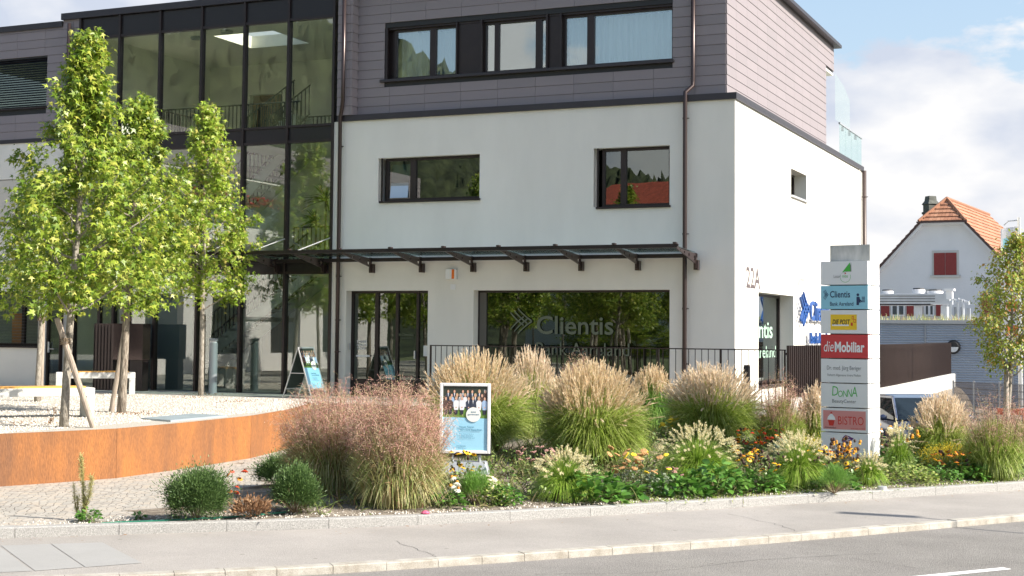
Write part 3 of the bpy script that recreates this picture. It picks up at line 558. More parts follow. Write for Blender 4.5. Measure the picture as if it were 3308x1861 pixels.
# house number, raised sign letters, camera, alarm box
text('22A', 'house_number', mat('number_paint', (.095, .075, .078), .7), B, (.004, .98, 2.72), (0, 1, 0), Vv, .48, 1.30, bold=.018)
M_blue = mat('blue_letter', (.015, .075, .28), .35)
def sgn_y(xd, x=.12): return float(onX(xd, 780, x)[1])
ya_, yb_, yc_, yd_ = sgn_y(2013), sgn_y(2034), sgn_y(2037), sgn_y(2085)
text('Clientis', 'sign_letters', M_blue, B, (.10, yc_, 2.03), (0, 1, 0), Vv, .52, yd_-yc_, bold=.015, extr=.05)
text('Bank Aareland', 'sign_letters', M_blue, B, (.10, yc_, 1.40), (0, 1, 0), Vv, .30, (yd_-yc_)*1.15, bold=.012, extr=.05)
chevrons('sign_logo', M_blue, B, (.10, ya_, 1.88), np.array((0, 1., 0)), np.array(Vv), yb_-ya_, .86, extr=.05)
b = MB()
for yy in (yc_+.1, yc_+1.1, yc_+2.2): b.box(.03, .05, yy, yy+.05, 1.3, 2.5)
b.box(.051, .07, ya_+.4, yd_, 2.0, 2.05); b.build('sign_rail', M_white, B)
b = MB(); b.box(0, .03, 6.3, 6.4, 2.98, 3.12); b.obox((.03, 6.32, 3.06), (.14, .0, -.02), (0, .1, 0), (0, 0, .07)); b.build('security_camera', M_white, B)
b = MB(); a_ = onY(1124, 703); c_ = onY(1151, 677); b.box(a_[0], c_[0], -.09, 0, a_[2], c_[2]); ab = bevel(b.build('alarm_box', M_white, B), .01)
b = MB(); x0_ = a_[0]+.6*(c_[0]-a_[0]); b.box(x0_, x0_+.07, -.094, -.01, a_[2]+.01, c_[2]-.01); b.build('light_strip', mat('orange_lens', (.75, .16, .02), .3), ab)
b = MB(); b.box(a_[0]+.11, a_[0]+.24, -.02, 0, a_[2]-.25, a_[2]-.12); b.build('wall_sensor', M_white, B)

# --- glazed stairwell
MX = [-18.72+i*1.368 for i in range(7)]
for i, x in enumerate(MX):
    b = MB(); b.box(x-.035, x+.035, -.06, .10, -.15, 10.28); b.build('mullion', M_dark, B)
ROWS = [(-.15, 3.07, 'glass'), (3.14, 3.36, 'span'), (3.42, 6.46, 'glass'), (6.53, 6.87, 'span'), (6.93, 9.66, 'glass'), (9.73, 10.26, 'span')]
for (x0, x1) in zip(MX, MX[1:]):
    for z0, z1, k in ROWS:
        b = MB()
        if k == 'glass': b.box(x0+.035, x1-.035, .03, .042, z0, z1); b.build('glass_panel', M_glass, B)
        else: b.box(x0+.035, x1-.035, .0, .06, z0, z1); b.build('spandrel_panel', M_span, B)
for z0, z1 in ((3.07, 3.14), (3.36, 3.42), (6.46, 6.53), (6.87, 6.93), (9.66, 9.73)):
    b = MB()
    for (x0, x1) in zip(MX, MX[1:]): b.box(x0+.035, x1-.035, -.045, .09, z0, z1)
    b.build('transom', M_dark, B)
b = MB(); b.box(-10.475, -10.36, -.02, .3, -.3, 6.95); b.build('corner_trim', M_plaster, B)
# entrance frames low down left
b = MB()
for x in (-17.9, -16.9): b.box(x, x+.09, -.02, .12, -.1, 3.07)
b.box(-18.68, -17.9, .0, .10, 2.35, 2.45); b.build('entrance_frame', M_dark, B)
b = MB(); b.box(-16.55, -15.1, .5, .6, -.02, 3.05); b.build('entrance_panel', mat('blue_grey_panel', (.17, .19, .23), .5), B)
# stairs
def stair(x0, x1, z0, z1, y0, y1, n):
    mb = MB(); dx = (x1-x0)/n; dz = (z1-z0)/n
    for i in range(n): mb.box(x0+i*dx, x0+(i+1.15)*dx, y0, y1, z0+(i+1)*dz-.05, z0+(i+1)*dz)
    st = mb.build('staircase', M_conc, B)
    for y in (y0, y1-.05):
        q = MB(); q.prism([(x0-.1, y, z0-.02), (x0+.25, y, z0-.02), (x1+.1, y, z1-.28), (x1+.1, y, z1+.02), (x0-.1, y, z0+.22)], (0, 0, 0), (0, .05, 0)); q.build('stringer', M_conc, st)
    q = MB()
    for y in (y0+.02, y1-.02):
        q.tube([(x0, y, z0+1.0), (x1, y, z1+1.0)], .025, 6); q.tube([(x0, y, z0+.14), (x1, y, z1+.14)], .015, 5)
        for k in range(int((x1-x0)/.13)+1): x = x0+k*.13; z = z0+(z1-z0)*(x-x0)/(x1-x0); q.box(x-.012, x+.012, y-.012, y+.012, z+.12, z+1.0)
    q.build('handrail', M_dark, st); return st
stair(-17.2, -12.6, 0, 3.3, 2.2, 3.4, 18); stair(-17.0, -13.4, 3.38, 6.75, 2.2, 3.4, 18); stair(-15.6, -14.0, 6.85, 7.85, 3.6, 4.5, 6)
def bars(mb, x0, x1, y0, y1, z, h=1.0, step=.13):
    ln = sqrt((x1-x0)**2+(y1-y0)**2); n = int(ln/step)
    mb.tube([(x0, y0, z+h), (x1, y1, z+h)], .022, 6); mb.tube([(x0, y0, z+.08), (x1, y1, z+.08)], .014, 5)
    for i in range(n+1): t = i/n; x = x0+(x1-x0)*t; y = y0+(y1-y0)*t; mb.box(x-.012, x+.012, y-.012, y+.012, z+.08, z+h)
b = MB(); bars(b, -17.4, -12.7, 1.9, 1.9, 6.85, 1.05); bars(b, -17.4, -17.4, 1.9, 4.4, 6.85, 1.05); bars(b, -15.5, -12.7, 4.5, 4.5, 6.85, 1.05); b.build('landing_railing', M_dark, B)
b = MB(); bars(b, -18.6, -16.9, .9, .9, 3.38, 1.0); bars(b, -12.4, -10.5, 1.2, 1.2, 3.38, 1.0); b.build('landing_railing', M_dark, B)
b = MB(); b.lathe([(.16, 0), (.18, .03), (.18, .07)], 16, (-16.2, 1.9, 9.87)); b.build('ceiling_lamp', M_grey, B)
b = MB(); b.lathe([(.16, 0), (.18, .03), (.18, .07)], 16, (-14.9, 1.5, 9.87)); b.build('ceiling_lamp', M_grey, B)
# --- canopy
cn = MB(); cn.box(-15.2, -.80, -1.72, -1.66, 3.49, 3.58); cn.box(-15.2, -.80, -1.78, -1.72, 3.49, 3.52); canopy = cn.build('glass_canopy', M_dark, B)
b = MB(); b.box(-15.2, -.85, -.17, -.07, 3.36, 3.45); b.build('wall_beam', M_dark, canopy)
BX = [-.87-1.402*i for i in range(10)]
for x0, x1 in zip(BX[1:], BX[:-1]):
    b = MB(); b.obox((x0+.03, -1.66, 3.545), (x1-x0-.06, 0, 0), (0, 1.56, -.07), (0, 0, .014)); b.build('roof_pane', M_cglass, canopy)
def bracket(x):
    # plate with round lightening holes, built as cells around each hole
    mb = MB()
    def top(y): return 3.44+(-y-.1)*.05
    def bot(y): return 3.20+(-y-.1)*.19
    ys = [-.12, -.42, -.62, -.80, -.98, -1.13, -1.28, -1.40, -1.68]; holes = {0: .065, 2: .045, 4: .034, 6: .02}
    for i, (ya, yb) in enumerate(zip(ys, ys[1:])):
        q = [(ya, bot(ya)), (yb, bot(yb)), (yb, top(yb)), (ya, top(ya))]
        if i in holes:
            cy, cz, r = (ya+yb)/2, (bot(ya)+top(ya)+bot(yb)+top(yb))/4, holes[i]
            ring = [(cy+r*cos(pi/4+pi/2*0+2*pi*k/8), cz+r*sin(2*pi*k/8+pi/4)) for k in range(8)]
            outer = []
            cs = [q[3], q[2], q[1], q[0]]  # +y+z, -y+z, -y-z, +y-z
            for k in range(4): outer += [cs[k], tuple((np.array(cs[k])+np.array(cs[(k+1) % 4]))/2)]
            for k in range(8): mb.prism([(x-.014, *ring[k]), (x-.014, *ring[(k+1) % 8]), (x-.014, *outer[(k+1) % 8]), (x-.014, *outer[k])], (0, 0, 0), (.028, 0, 0))
        else: mb.prism([(x-.014, *p) for p in q], (0, 0, 0), (.028, 0, 0))
    mb.box(x-.05, x+.05, -.15, 0.0, 3.08, 3.30); mb.box(x-.02, x+.02, -.2, -.12, 3.12, 3.46); mb.box(x-.035, x+.035, -1.76, -1.64, 3.58, 3.615)
    return mb.build('bracket', M_pipe, canopy)
for x in BX: bracket(x)
for x in (-11.87, -10.52, -13.24):
    b = MB(); b.tube([(x, -.08, 3.98), (x-.02, -1.55, 3.58)], .014, 6); b.build('tie_rod', M_alu, canopy)
# --- downpipes
def pipe(pts, r=.05, m=M_pipe, clamps=()):
    mb = MB(); mb.tube(pts, r, 12)
    o = mb.build('downpipe', m, B, smooth=True)
    for z in clamps:
        q = MB(); q.lathe([(r+.008, -.02), (r+.008, .02)], 12, (pts[-1][0], pts[-1][1], z)); q.box(pts[-1][0]-.01, pts[-1][0]+.01, pts[-1][1], pts[-1][1]+.12, z-.012, z+.012); q.box(pts[-1][0]+r, pts[-1][0]+r+.05, pts[-1][1]-.012, pts[-1][1]+.012, z-.01, z+.01); q.build('pipe_clamp', m, o)
    return o
pipe([(-10.13, -.20, 10.5), (-10.13, -.20, 7.45), (-10.2, -.14, 7.2), (-10.24, -.13, 7.05), (-10.24, -.11, 4.0), (-10.24, -.11, -.2)], clamps=(6.3, 3.0, 1.9, 1.1))
pipe([(-1.02, .1, 10.5), (-1.02, .1, 7.45), (-1.02, .08, 7.32), (-1.14, -.10, 7.15), (-1.14, -.11, 7.0), (-1.14, -.11, 1.2), (-1.14, -.11, -.5)], clamps=(6.55, 3.9, 2.2, .95))
pipe([(-19.05, -.12, 10.15), (-19.05, -.12, 6.9), (-19.05, -.12, -.1)], r=.055, clamps=(9.6, 7.2))
pipe([(.10, 15.45, 6.95), (.10, 15.45, -.9)], r=.07, m=mat('far_brown_pipe', (.075, .055, .05), .45, metal=.2), clamps=(6.1,))
b = MB(); b.box(-.02, .04, 15.0, 15.05, -1, 6.95); b.build('corner_bead', M_plaster, B)
# --- balcony glass on the roof terrace
bal = MB(); bal.box(-.02, .03, 11.9, 15.6, 8.0, 8.05); balo = bal.build('balcony_rail', M_grey, B)
ys = [11.9, 12.85, 13.8, 14.75, 15.5]
for a, c in zip(ys, ys[1:]): b = MB(); b.box(0, .012, a+.02, c-.02, 7.1, 8.0); b.build('glass_panel', M_rail_glass, balo)
b = MB(); b.add([(0, 11.3, 8.05), (0, 13.6, 8.05), (0, 13.6, 8.95), (0, 12.7, 9.25), (0, 11.3, 9.45)], [(0, 1, 2, 3, 4)]); b.build('wind_screen', M_rail_glass, balo)
for y in (12.5, 13.6, 14.6): b = MB(); b.box(-.06, .0, y, y+.08, 7.86, 8.0); b.build('rail_clip', M_black, balo)
# --- wing windows with slatted blinds
def blinds(parent, x0, x1, z0, z1, y, step, m, tilt=.02):
    mb = MB(); z = z0
    while z < z1: mb.obox((x0, y, z), (x1-x0, 0, 0), (0, .05, tilt), (0, 0, .006)); z += step
    return mb.build('blind', m, parent)
M_slat = mat('dark_blind_slat', (.022, .024, .034), .35, metal=.3)
w1 = window_x(-23.2, -19.9, 7.88, 9.28, .2, [], silly=-.05); blinds(w1, -23.15, -19.95, 7.93, 9.26, .04, .068, M_slat, .045)
w2 = window_x(-23.2, -19.98, 1.12, 2.66, .2, [(-20.7, .1), (-22.0, .1)], silly=-.05, g=M_lowglass); blinds(w2, -23.15, -20.0, 1.2, 2.64, .06, .085, M_slat, .004)
w3 = window_x(-23.0, -20.7, 4.6, 5.85, .1, [], silly=-.04); b = MB(); b.box(-22.95, -20.75, .02, .06, 4.62, 5.83); b.build('roller_shutter', mat('cream_shutter', (.55, .52, .47), .6), w3)
b = MB(); b.box(-19.72, -19.66, .05, .2, -.1, 2.66); b.box(-19.26, -19.2, .05, .2, -.1, 2.66); b.box(-19.66, -19.26, .05, .2, 2.58, 2.66); sd_ = b.build('side_door', M_dark, B)
b = MB(); b.box(-19.66, -19.26, .10, .112, -.1, 2.58); b.build('pane', M_wglass, sd_); b = MB(); b.tube([(-19.62, .03, 1.05), (-19.42, .03, 1.05)], .012, 6); b.box(-19.64, -19.60, .02, .06, .95, 1.25); b.build('handle', M_alu, sd_)
t = thing('office_chair', 'bright orange chair behind the slatted blind on the left', 'chair', (float(onY(38, 810, .9)[0]), .9, -.05)); 
b = MB(); b.box(-.22, .22, .1, .16, .95, 2.1); bevel(b.build('backrest', mat('orange_shell', (.75, .17, .03), .5), t), .05, 3); b = MB(); b.box(-.24, .24, -.3, .1, .85, .93); b.build('seat', mat('orange_shell2', (.75, .17, .03), .5), t); b = MB(); b.tube([(0, -.1, 0), (0, -.1, .85)], .03, 8); b.lathe([(.28, 0), (.28, .04), (.03, .08)], 10, (0, -.1, 0)); b.build('leg', M_black, t)

# ------------------------------------------------------------------ walls, fences, far buildings
cw = thing('corten_wall', 'long curved rust-orange steel retaining wall holding up the white gravel', 'wall')
cy_ = [-40, float(onZ(293, 1072, 0)[1]), -6.6]
cp = [(-7.5, -40), (-7.5, -9), (-7.49, -7), (-7.44, -5.6), (-7.6, -4.6), (-8.0, -4.0), (-8.8, -3.6)]
CP = [onZ(x, y, 0)[:2] for x, y in ((0, 1095.5), (150, 1089), (294, 1082), (460, 1067), (632, 1049), (722, 1034), (765, 1022))]
d0 = CP[0]-CP[1]; d0 = d0/np.linalg.norm(d0)
CPL = [CP[0]+d0*28, CP[0]+d0*14, CP[0]+d0*5]
def cpan(P):
    mb = MB(); P = np.array(P, float); T = np.gradient(P, axis=0); T /= np.linalg.norm(T, axis=1)[:, None]; Nn = np.c_[T[:, 1], -T[:, 0]]; n = len(P)
    a, c = P+Nn*.0, P-Nn*.02; V = np.vstack([z3(a, -1.2), z3(a, .025), z3(c, .025), z3(c, -1.2)])
    f = [(k*n+i, k*n+i+1, (k+1) % 4*n+i+1, (k+1) % 4*n+i) for k in range(4) for i in range(n-1)]+[(0, n, 2*n, 3*n), (n-1, 2*n-1, 3*n-1, 4*n-1)]
    return mb.add(V, f).build('steel_panel', M_corten, cw)
cpan([CPL[0], CPL[1]]); cpan([CPL[1]-d0*.006, CPL[2]]); cpan([CPL[2]-d0*.006, CP[0], CP[1], CP[2]]); cpan([CP[2]+np.array([.001, .006]), CP[3], CP[4]]); cpan([CP[4]+np.array([.0, .006]), CP[5], CP[6], CP[6]+np.array([-.25, .7]), CP[6]+np.array([-.8, 1.3])])
rl = thing('railing', 'thin dark metal railing of upright bars before the bank window', 'railing', (-7.0, -1.3, 0))
b = MB(); b.box(0, 8.46, -.02, .02, 1.29, 1.315); b.box(0, 8.46, -.015, .015, .02, .04); b.build('top_rail', M_dark, rl)
for i in range(7): b = MB(); b.box(8.42*i/6, 8.42*i/6+.035, -.02, .02, -.5, 1.29); b.build('post', M_dark, rl)
b = MB()
for i in range(58): x = .147*i+.147; b.box(x-.007, x+.007, -.007, .007, .02 if i < 40 else -.3, 1.29)
b.build('bars', M_dark, rl)
sf = thing('slatted_fence', 'brown fence of narrow upright slats on top of the concrete wall', 'fence', (1.5, -1.3, 0))
b = MB(); n_sl = 150; yq = np.linspace(0, 24.2, n_sl)
def fx(y): return .55*sm(0, 8, y)-.25*sm(8, 24, y)
for y in yq: x = fx(y); b.box(x-.02, x+.045, y-.022, y+.022, .28, 1.40)
b.build('slats', mat('brown_slat', (.040, .024, .020), .5, var=.12, vs=3), sf)
b = MB()
for ya, yb in zip(yq[::10], yq[10::10]): b.prism([(fx(ya)-.06, ya, z) if k else (fx(ya)-.022, ya, z) for z, k in ((.5, 0), (.5, 1), (.55, 1), (.55, 0))], (0, 0, 0), (fx(yb)-fx(ya), yb-ya, 0)); b.prism([(fx(ya)-.06, ya, z) if k else (fx(ya)-.022, ya, z) for z, k in ((1.2, 0), (1.2, 1), (1.25, 1), (1.25, 0))], (0, 0, 0), (fx(yb)-fx(ya), yb-ya, 0))
b.build('rail', M_dark, sf)
b = MB(); ys_ = np.linspace(0, 25.2, 14)
for ya, yb in zip(ys_, ys_[1:]): b.prism([(1.5+fx(ya)-.18, -1.3+ya, -1.4), (1.5+fx(ya)+.06, -1.3+ya, -1.4), (1.5+fx(ya)+.06, -1.3+ya, .26), (1.5+fx(ya)-.18, -1.3+ya, .26)], (0, 0, 0), (fx(yb)-fx(ya), yb-ya, 0))
o = b.build('concrete_wall', M_conc); tag(o, 'pale concrete retaining wall under the brown slatted fence', 'wall')
t = thing('bollard_light', 'short black square post by the white building corner', 'bollard', (.42, -.55, 0)); b = MB(); b.box(-.065, .065, -.065, .065, -.4, .93); bevel(b.build('post', M_black, t), .006); b = MB(); b.box(-.055, .055, -.055, .055, .93, .96); b.build('cap', M_dark, t)

YC = 27.0
t = thing('corrugated_building', 'low flat building clad in grey horizontal corrugated metal', 'building', (0, YC, 0)); CBL = t
b = MB(); n = 36; zs = np.linspace(-1.3, 2.12, n*2+1)
for i in range(n*2):
    ya = 0 if i % 2 == 0 else -.055; yb = -.055 if i % 2 == 0 else 0
    b.add([(-12, ya, zs[i]), (40, ya, zs[i]), (40, yb, zs[i+1]), (-12, yb, zs[i+1])], [(0, 1, 2, 3)])
b.build('corrugated_wall', mat('grey_blue_sheet', (.40, .45, .52), .5, metal=.1, var=.05, vs=.6), t)
b = MB(); b.box(-12, 40, -.12, 16, 2.12, 2.26); b.box(-12, 40, .02, 16, -1.3, 2.12); b.build('roof', mat('light_roof_edge', (.45, .46, .46), .5), t)
for x in (float(onY(2328, 850, YC)[0]), float(onY(2548, 850, YC)[0])): b = MB(); b.box(x-.03, x+.03, -.06, -.0, -1.3, 2.1); b.build('seam_strip', M_grey, t)
p = onY(2399, 873, YC); b = MB()
for k, r in enumerate([0.26]): b.lathe([(.27, 0), (.27, .07), (.2, .12), (.02, .14)], 20)
V = b.v[0]; b.v[0] = np.c_[V[:, 0]+p[0], -.05-V[:, 2], V[:, 1]+p[2]]; wlm = b.build('wall_lamp', M_black, t)
b = MB(); b.add([(p[0]+x, -.2, p[2]+y) for x, y in circ(0, 0, .2, 12, a0=pi, a1=2*pi)], [tuple(range(13))]); b.build('lens', mat('white_lens', (.7, .72, .72), .3), wlm)
# roof plants and technical units
b = MB()
def simple_blades(n, x0, x1, y0, y1, z, h0, h1, w_):
    P = np.c_[rng.uniform(x0, x1, n), rng.uniform(y0, y1, n), np.full(n, z)]; H = rng.uniform(h0, h1, n); a = rng.uniform(0, pi, n); s = np.c_[np.cos(a), np.sin(a), np.zeros(n)]*w_; tp = P+np.c_[rng.normal(0, .3, (n, 2))*H[:, None], H]
    V = np.stack([P-s, P+s, tp+s*.3, tp-s*.3], 1).reshape(-1, 3); return V, (np.arange(n)*4)[:, None]+np.arange(4)[None]
b.add(*simple_blades(1500, -6, 12, YC+.1, YC+1.5, 2.26, .05, .28, .012)); tag(b.build('roof_grass', M_blade_d), 'dry weeds along the edge of the grey flat roof', 'grass', kind='stuff')
def unit(name, label, cat, xa, xb, ytop, ybot, Y, m, grp=None):
    p0, p1 = onY(xa, ybot, Y), onY(xb, ytop, Y); t = thing(name, label, cat, (p0[0], Y, p0[2]), group=grp); return t, p1[0]-p0[0], p1[2]-p0[2]
M_galv = mat('galvanised_duct', (.55, .57, .60), .35, metal=.5, var=.08, vs=2)
t, w_, h_ = unit('air_duct', 'long silver box duct on the flat roof before the white house', 'duct', 2150, 2389, 738, 765, YC+4, M_galv)
b = MB(); b.box(0, w_, 0, 1.2, 0, h_); bevel(b.build('casing', M_galv, t), .01); b = MB(); [b.box(0, w_*.85, -.02, 0, h_*k/4-.012, h_*k/4+.012) for k in (1, 2, 3)]; b.box(0, w_*.8, -.03, 1.2, -.05, 0); b.build('rib', M_dark, t)
for x in (w_*.62, w_*.9): b = MB(); b.box(x, x+.25, .2, .9, 2.26-onY(2150, 765, YC+4)[2], -.05); b.build('leg', M_galv, t)
for xa, xb, lb in ((2292, 2325, 'large round white roof fan with black guard'), (2330, 2370, 'white roof fan beside the large round one'), (2215, 2245, 'white roof fan half hidden by the sign pylon')):
    t, w_, h_ = unit('roof_fan', lb, 'fan', xa, xb, 728 if xa == 2292 else 732, 740, YC+4.3, M_white, 'fans on the flat roof'); r = w_/2
    b = MB(); b.lathe([(r, 0), (r, h_), (r*.9, h_+.01)], 20, (r, r, 0)); b.build('housing', M_white, t); b = MB(); b.lathe([(r*.9, 0), (r*.85, .05), (.05, .06)], 16, (r, r, h_+.012)); b.build('guard', M_black, t)
for i, (xa, xb, yt, lb) in enumerate(((2375, 2400, 726, 'small white vent cowl above the duct end'), (2392, 2404, 752, 'silver pipe bent over on the flat roof, nearest the duct'), (2410, 2420, 752, 'slim silver pipe between two bent pipes on the roof'), (2423, 2436, 757, 'silver pipe farthest right on the flat roof'))):
    t, w_, h_ = unit('vent_pipe' if i else 'vent_cowl', lb, 'vent', xa, xb, yt, 803 if i else 752, YC+2.6, M_galv, 'vents on the flat roof'); b = MB()
    if i == 0: b.box(w_*.2, w_*.8, 0, .4, 0, h_*.8); b.box(0, w_, -.1, .5, h_*.8, h_); b.build('cowl', M_white, t)
    else: b.tube([(0, 0, 0), (0, 0, h_*.85), (w_*.3, 0, h_), (w_, 0, h_*.95), (w_, 0, h_*.8)], .06, 8); b.build('pipe', M_galv, t); b = MB(); b.box(w_*.55, w_*.95+.06, .1, .3, 0, h_*.6); b.build('louvre_box', M_grey, t)

# white house with half-hipped tile roof
HX, HY = -1.85, 50.0; H = thing('white_house', 'white gabled house with red shutters and a brown half-hipped tile roof', 'house', (HX, HY, 0), radians(-5))
M_hw = mat('roughcast_white', (.68, .68, .69), .9, var=.03, vs=1, bump=.5, bs=12); M_tile = mat('roof_tile', island=[(.30, .135, .075), (.37, .18, .105), (.42, .215, .13), (.34, .155, .09), (.26, .12, .075)], rough=.8)
sp_, ze, za, Lh = 1.08, 3.6, 9.2, 13.5
zh = za-.22-sp_*1.03; hx = lambda z: (za-.22-z)/sp_; zhr = za-sp_*1.2
b = MB(); b.prism([(-hx(ze), 0, -1.3), (hx(ze), 0, -1.3), (hx(ze), 0, ze), (hx(zh), 0, zh-.0), (-hx(zh), 0, zh-.0), (-hx(ze), 0, ze)], (0, 0, 0), (0, Lh, 0)); b.build('wall', M_hw, H)
b = MB(); A = -.45; Bk = Lh+.45; Hs = 1.3
def tiles(mb, o, u, v, lu, lv, clip=None, st=.36, sw=.26):
    o, u, v = (np.asarray(a, float) for a in (o, u, v)); nrm = np.cross(u, v); nrm /= np.linalg.norm(nrm); nrm = nrm if nrm[2] > 0 else -nrm; r = 0; s = 0.
    while s < lv-.02:
        e = min(s+st, lv); a0, a1 = (clip((s+e)/2) if clip else (0, lu)); a = a0
        while a < a1-.03:
            c = min(a+sw, a1); p = [o+u*a+v*s+nrm*.05, o+u*(c-.01)+v*s+nrm*.05, o+u*(c-.01)+v*e, o+u*a+v*e]; q = [x-nrm*.06 for x in p]
            mb.add(p+q, [(0, 1, 2, 3), (7, 6, 5, 4), (0, 4, 5, 1), (1, 5, 6, 2), (2, 6, 7, 3), (3, 7, 4, 0)]); a = c
        s = e
for sg in (1, -1):
    x_e = hx(ze)+.4; z_e = za-sp_*x_e; sl = np.array([-sg*(x_e-0), 0, za-z_e]); Ls = np.linalg.norm(sl); v_ = sl/Ls; sh = (zhr-z_e)/(za-z_e)*Ls
    tiles(b, (sg*x_e, A, z_e), (0, 1, 0), v_, Bk-A, Ls, clip=lambda s, sh=sh, Ls=Ls: (0 if s < sh else (s-sh)/(Ls-sh)*1.3, Bk-A-(0 if s < sh else (s-sh)/(Ls-sh)*1.3)))
hipl = sqrt(1.3**2+(za-zhr)**2)
tiles(b, (-1.2, A, zhr), (1, 0, 0), np.array([0, 1.3, za-zhr])/hipl, 2.4, hipl, clip=lambda s: (1.2*s/hipl, 2.4-1.2*s/hipl), st=.33, sw=.2)
b.tube([(0, A+1.3, za+.03), (0, Bk-1.3, za+.03)], .11, 8); b.tube([(-1.25, A, zhr+.02), (0, A+1.3, za+.05)], .09, 8); b.tube([(1.25, A, zhr+.02), (0, A+1.3, za+.05)], .09, 8)
rf = b.build('roof', M_tile, H)
b = MB()
for sg in (1, -1): b.prism([(sg*x_e, A-.02, z_e-.16), (sg*x_e, A-.02, z_e+.02), (sg*1.2, A-.02, zhr+.02), (sg*1.2, A-.02, zhr-.16)], (0, 0, 0), (0, .06, 0))
b.box(-1.35, 1.35, A-.1, A-.025, zhr-.10, zhr-.01); b.build('verge', mat('dark_verge_board', (.07, .04, .035), .7), rf)
b = MB()
for sg in (1, -1): b.prism([(sg*(x_e-.1), A+.08, z_e-.16), (sg*(x_e-.1), A+.08, z_e+.03), (sg*1.1, A+.08, zhr-.04), (sg*1.1, A+.08, zhr-.24)], (0, 0, 0), (0, .42, 0))
b.box(-1.1, 1.1, A+.1, 0, zhr-.2, zhr-.06); b.build('soffit', M_white, rf)
pc = onY(2334, 545, HY+1.5)
b = MB(); b.box(pc[0]-HX-.36, pc[0]-HX+.36, 1.2, 1.9, 6.5, pc[2]+.15); ch = b.build('chimney', mat('brown_chimney', (.045, .022, .02), .8), rf); b = MB(); b.lathe([(.5, 0), (.5, .12), (.42, .13), (.42, .5), (.5, .55), (.34, .75), (.30, 1.0)], 4, (pc[0]-HX, 1.55, pc[2]+.15)); b.build('chimney_cap', mat('dark_chimney_stone', (.09, .095, .085), .9, var=.3, vs=6), ch)
M_red = mat('oxblood_shutter', (.23, .028, .025), .55, var=.08, vs=9); M_frm = mat('stone_window_frame', (.52, .51, .48), .8)
def hwin(xa, xb, yt, yb, closed, only=None):
    a, c = onY(xa, yb, HY), onY(xb, yt, HY); x0, x1, z0, z1 = a[0]-HX, c[0]-HX, a[2], c[2]
    mb = MB(); mb.box(x0-.12, x1+.12, -.04, -.0, z0-.02, z1+.14); mb.box(x0-.2, x1+.2, -.14, -.0, z0-.13, z0-.02); o = mb.build('window', M_frm, H); m_ = (x0+x1)/2
    if closed:
        for p, q in ((x0, m_-.015), (m_+.015, x1)): k = MB(); k.box(p, q, -.09, -.045, z0, z1); [k.box(p+.02, q-.02, -.1, -.09, z, z+.02) for z in np.arange(z0+.1, z1-.1, .07)]; k.build('shutter', M_red, o)
    else:
        k = MB(); k.box(x0, x1, -.06, -.045, z0, z1); k.build('frame', M_white, o)
        for p, q in ((x0+.08, m_-.06), (m_+.06, x1-.08)): k = MB(); k.box(p, q, -.07, -.061, z0+.08, z1-.08); k.build('pane', mat('dark_pane', (.06, .07, .08), .15), o)
        for p, q in ((x0-.1-(x1-x0)*.62, x0-.1), (x1+.1, x1+.1+(x1-x0)*.62)): k = MB(); k.box(p, q, -.09, -.045, z0, z1); k.build('shutter', M_red, o)
hwin(2350, 2407, 636, 692, True); hwin(2240, 2275, 752, 795, False); hwin(2500, 2535, 740, 795, False); hwin(2325, 2350, 733, 795, False)

# ------------------------------------------------------------------ sign pylon
PB = atd(2073, 1155, 25.0); PA = radians(-8.1); PY = thing('sign_pylon', 'tall white sign pylon with eight stacked name boards on a concrete core', 'sign', (PB[0], PB[1], 0), PA)
zt, zbm, n8 = 2.90, -.44, 8; ph = (zt-zbm)/n8; pw = .825
b = MB(); b.box(.10, pw-.02, .05, .52, -.9, 3.18); b.build('core', M_conc_d, PY)
def pv(i): return zbm+ph*(n8-1-i)      # bottom z of board i from the top
M_pr, M_pb, M_py, M_pk = mat('red_board', (.56, .045, .05), .5), mat('light_blue_board', (.26, .55, .68), .5), mat('yellow_plate', (.80, .52, .02), .5), mat('pink_plate', (.62, .25, .24), .5)
M_ink, M_navy, M_gr, M_gn, M_wht = mat('black_ink', (.02, .02, .022), .6), mat('navy_ink', (.015, .03, .09), .6), mat('grey_ink', (.17, .17, .18), .6), mat('green_ink', (.06, .42, .05), .6), mat('white_ink', (.78, .78, .78), .6)
M_prp, M_rd = mat('purple_ink', (.10, .015, .16), .6), mat('red_ink', (.55, .03, .02), .6)
bd = []
for i in range(8):
    z0 = pv(i)+.009; z1 = pv(i)+ph-.009
    b = MB(); b.box(0, pw, -.14, .05, z0, z1); b.box(pw, pw+.001, -.1, .04, z0, z1); o = bevel(b.build('name_board', {1: M_pb, 3: M_pr}.get(i, M_white), PY), .006)
    b = MB(); b.box(.0, pw+.004, .07, .48, z0, z1); b.build('rear_board', M_white, PY); bd.append(o)
    if i in (1, 3): b = MB(); b.box(pw+.0005, pw+.006, -.136, .046, z0+.004, z1-.004); b.build('edge_trim', M_white, o)
def bt(i, s, x, z, h, w_, m, bold=.0, shear=0): text(s, 'lettering', m, bd[i], (x*pw, -.1425, pv(i)+z*ph), (1, 0, 0), (0, 0, 1), h*ph, w_*pw, bold=bold, shear=shear)
def bp(i, pts, m, off=.0, nm='emblem'): P = pts if isinstance(pts[0][0], (tuple, list)) else [pts]; plane_poly(nm, m, bd[i], (0, -.1415-off, pv(i)), (pw, 0, 0), (0, 0, ph), P)
bt(0, 'Lostorf', .28, .30, .13, .15, M_gr); bt(0, 'mitte', .465, .31, .13, .12, M_gn)
bp(0, [(.42, .46), (.60, .60), (.655, .93), (.66, .55), (.56, .55)], M_gr); bp(0, [(.46, .52), (.63, .93), (.64, .55), (.53, .56)], M_gn, .001)
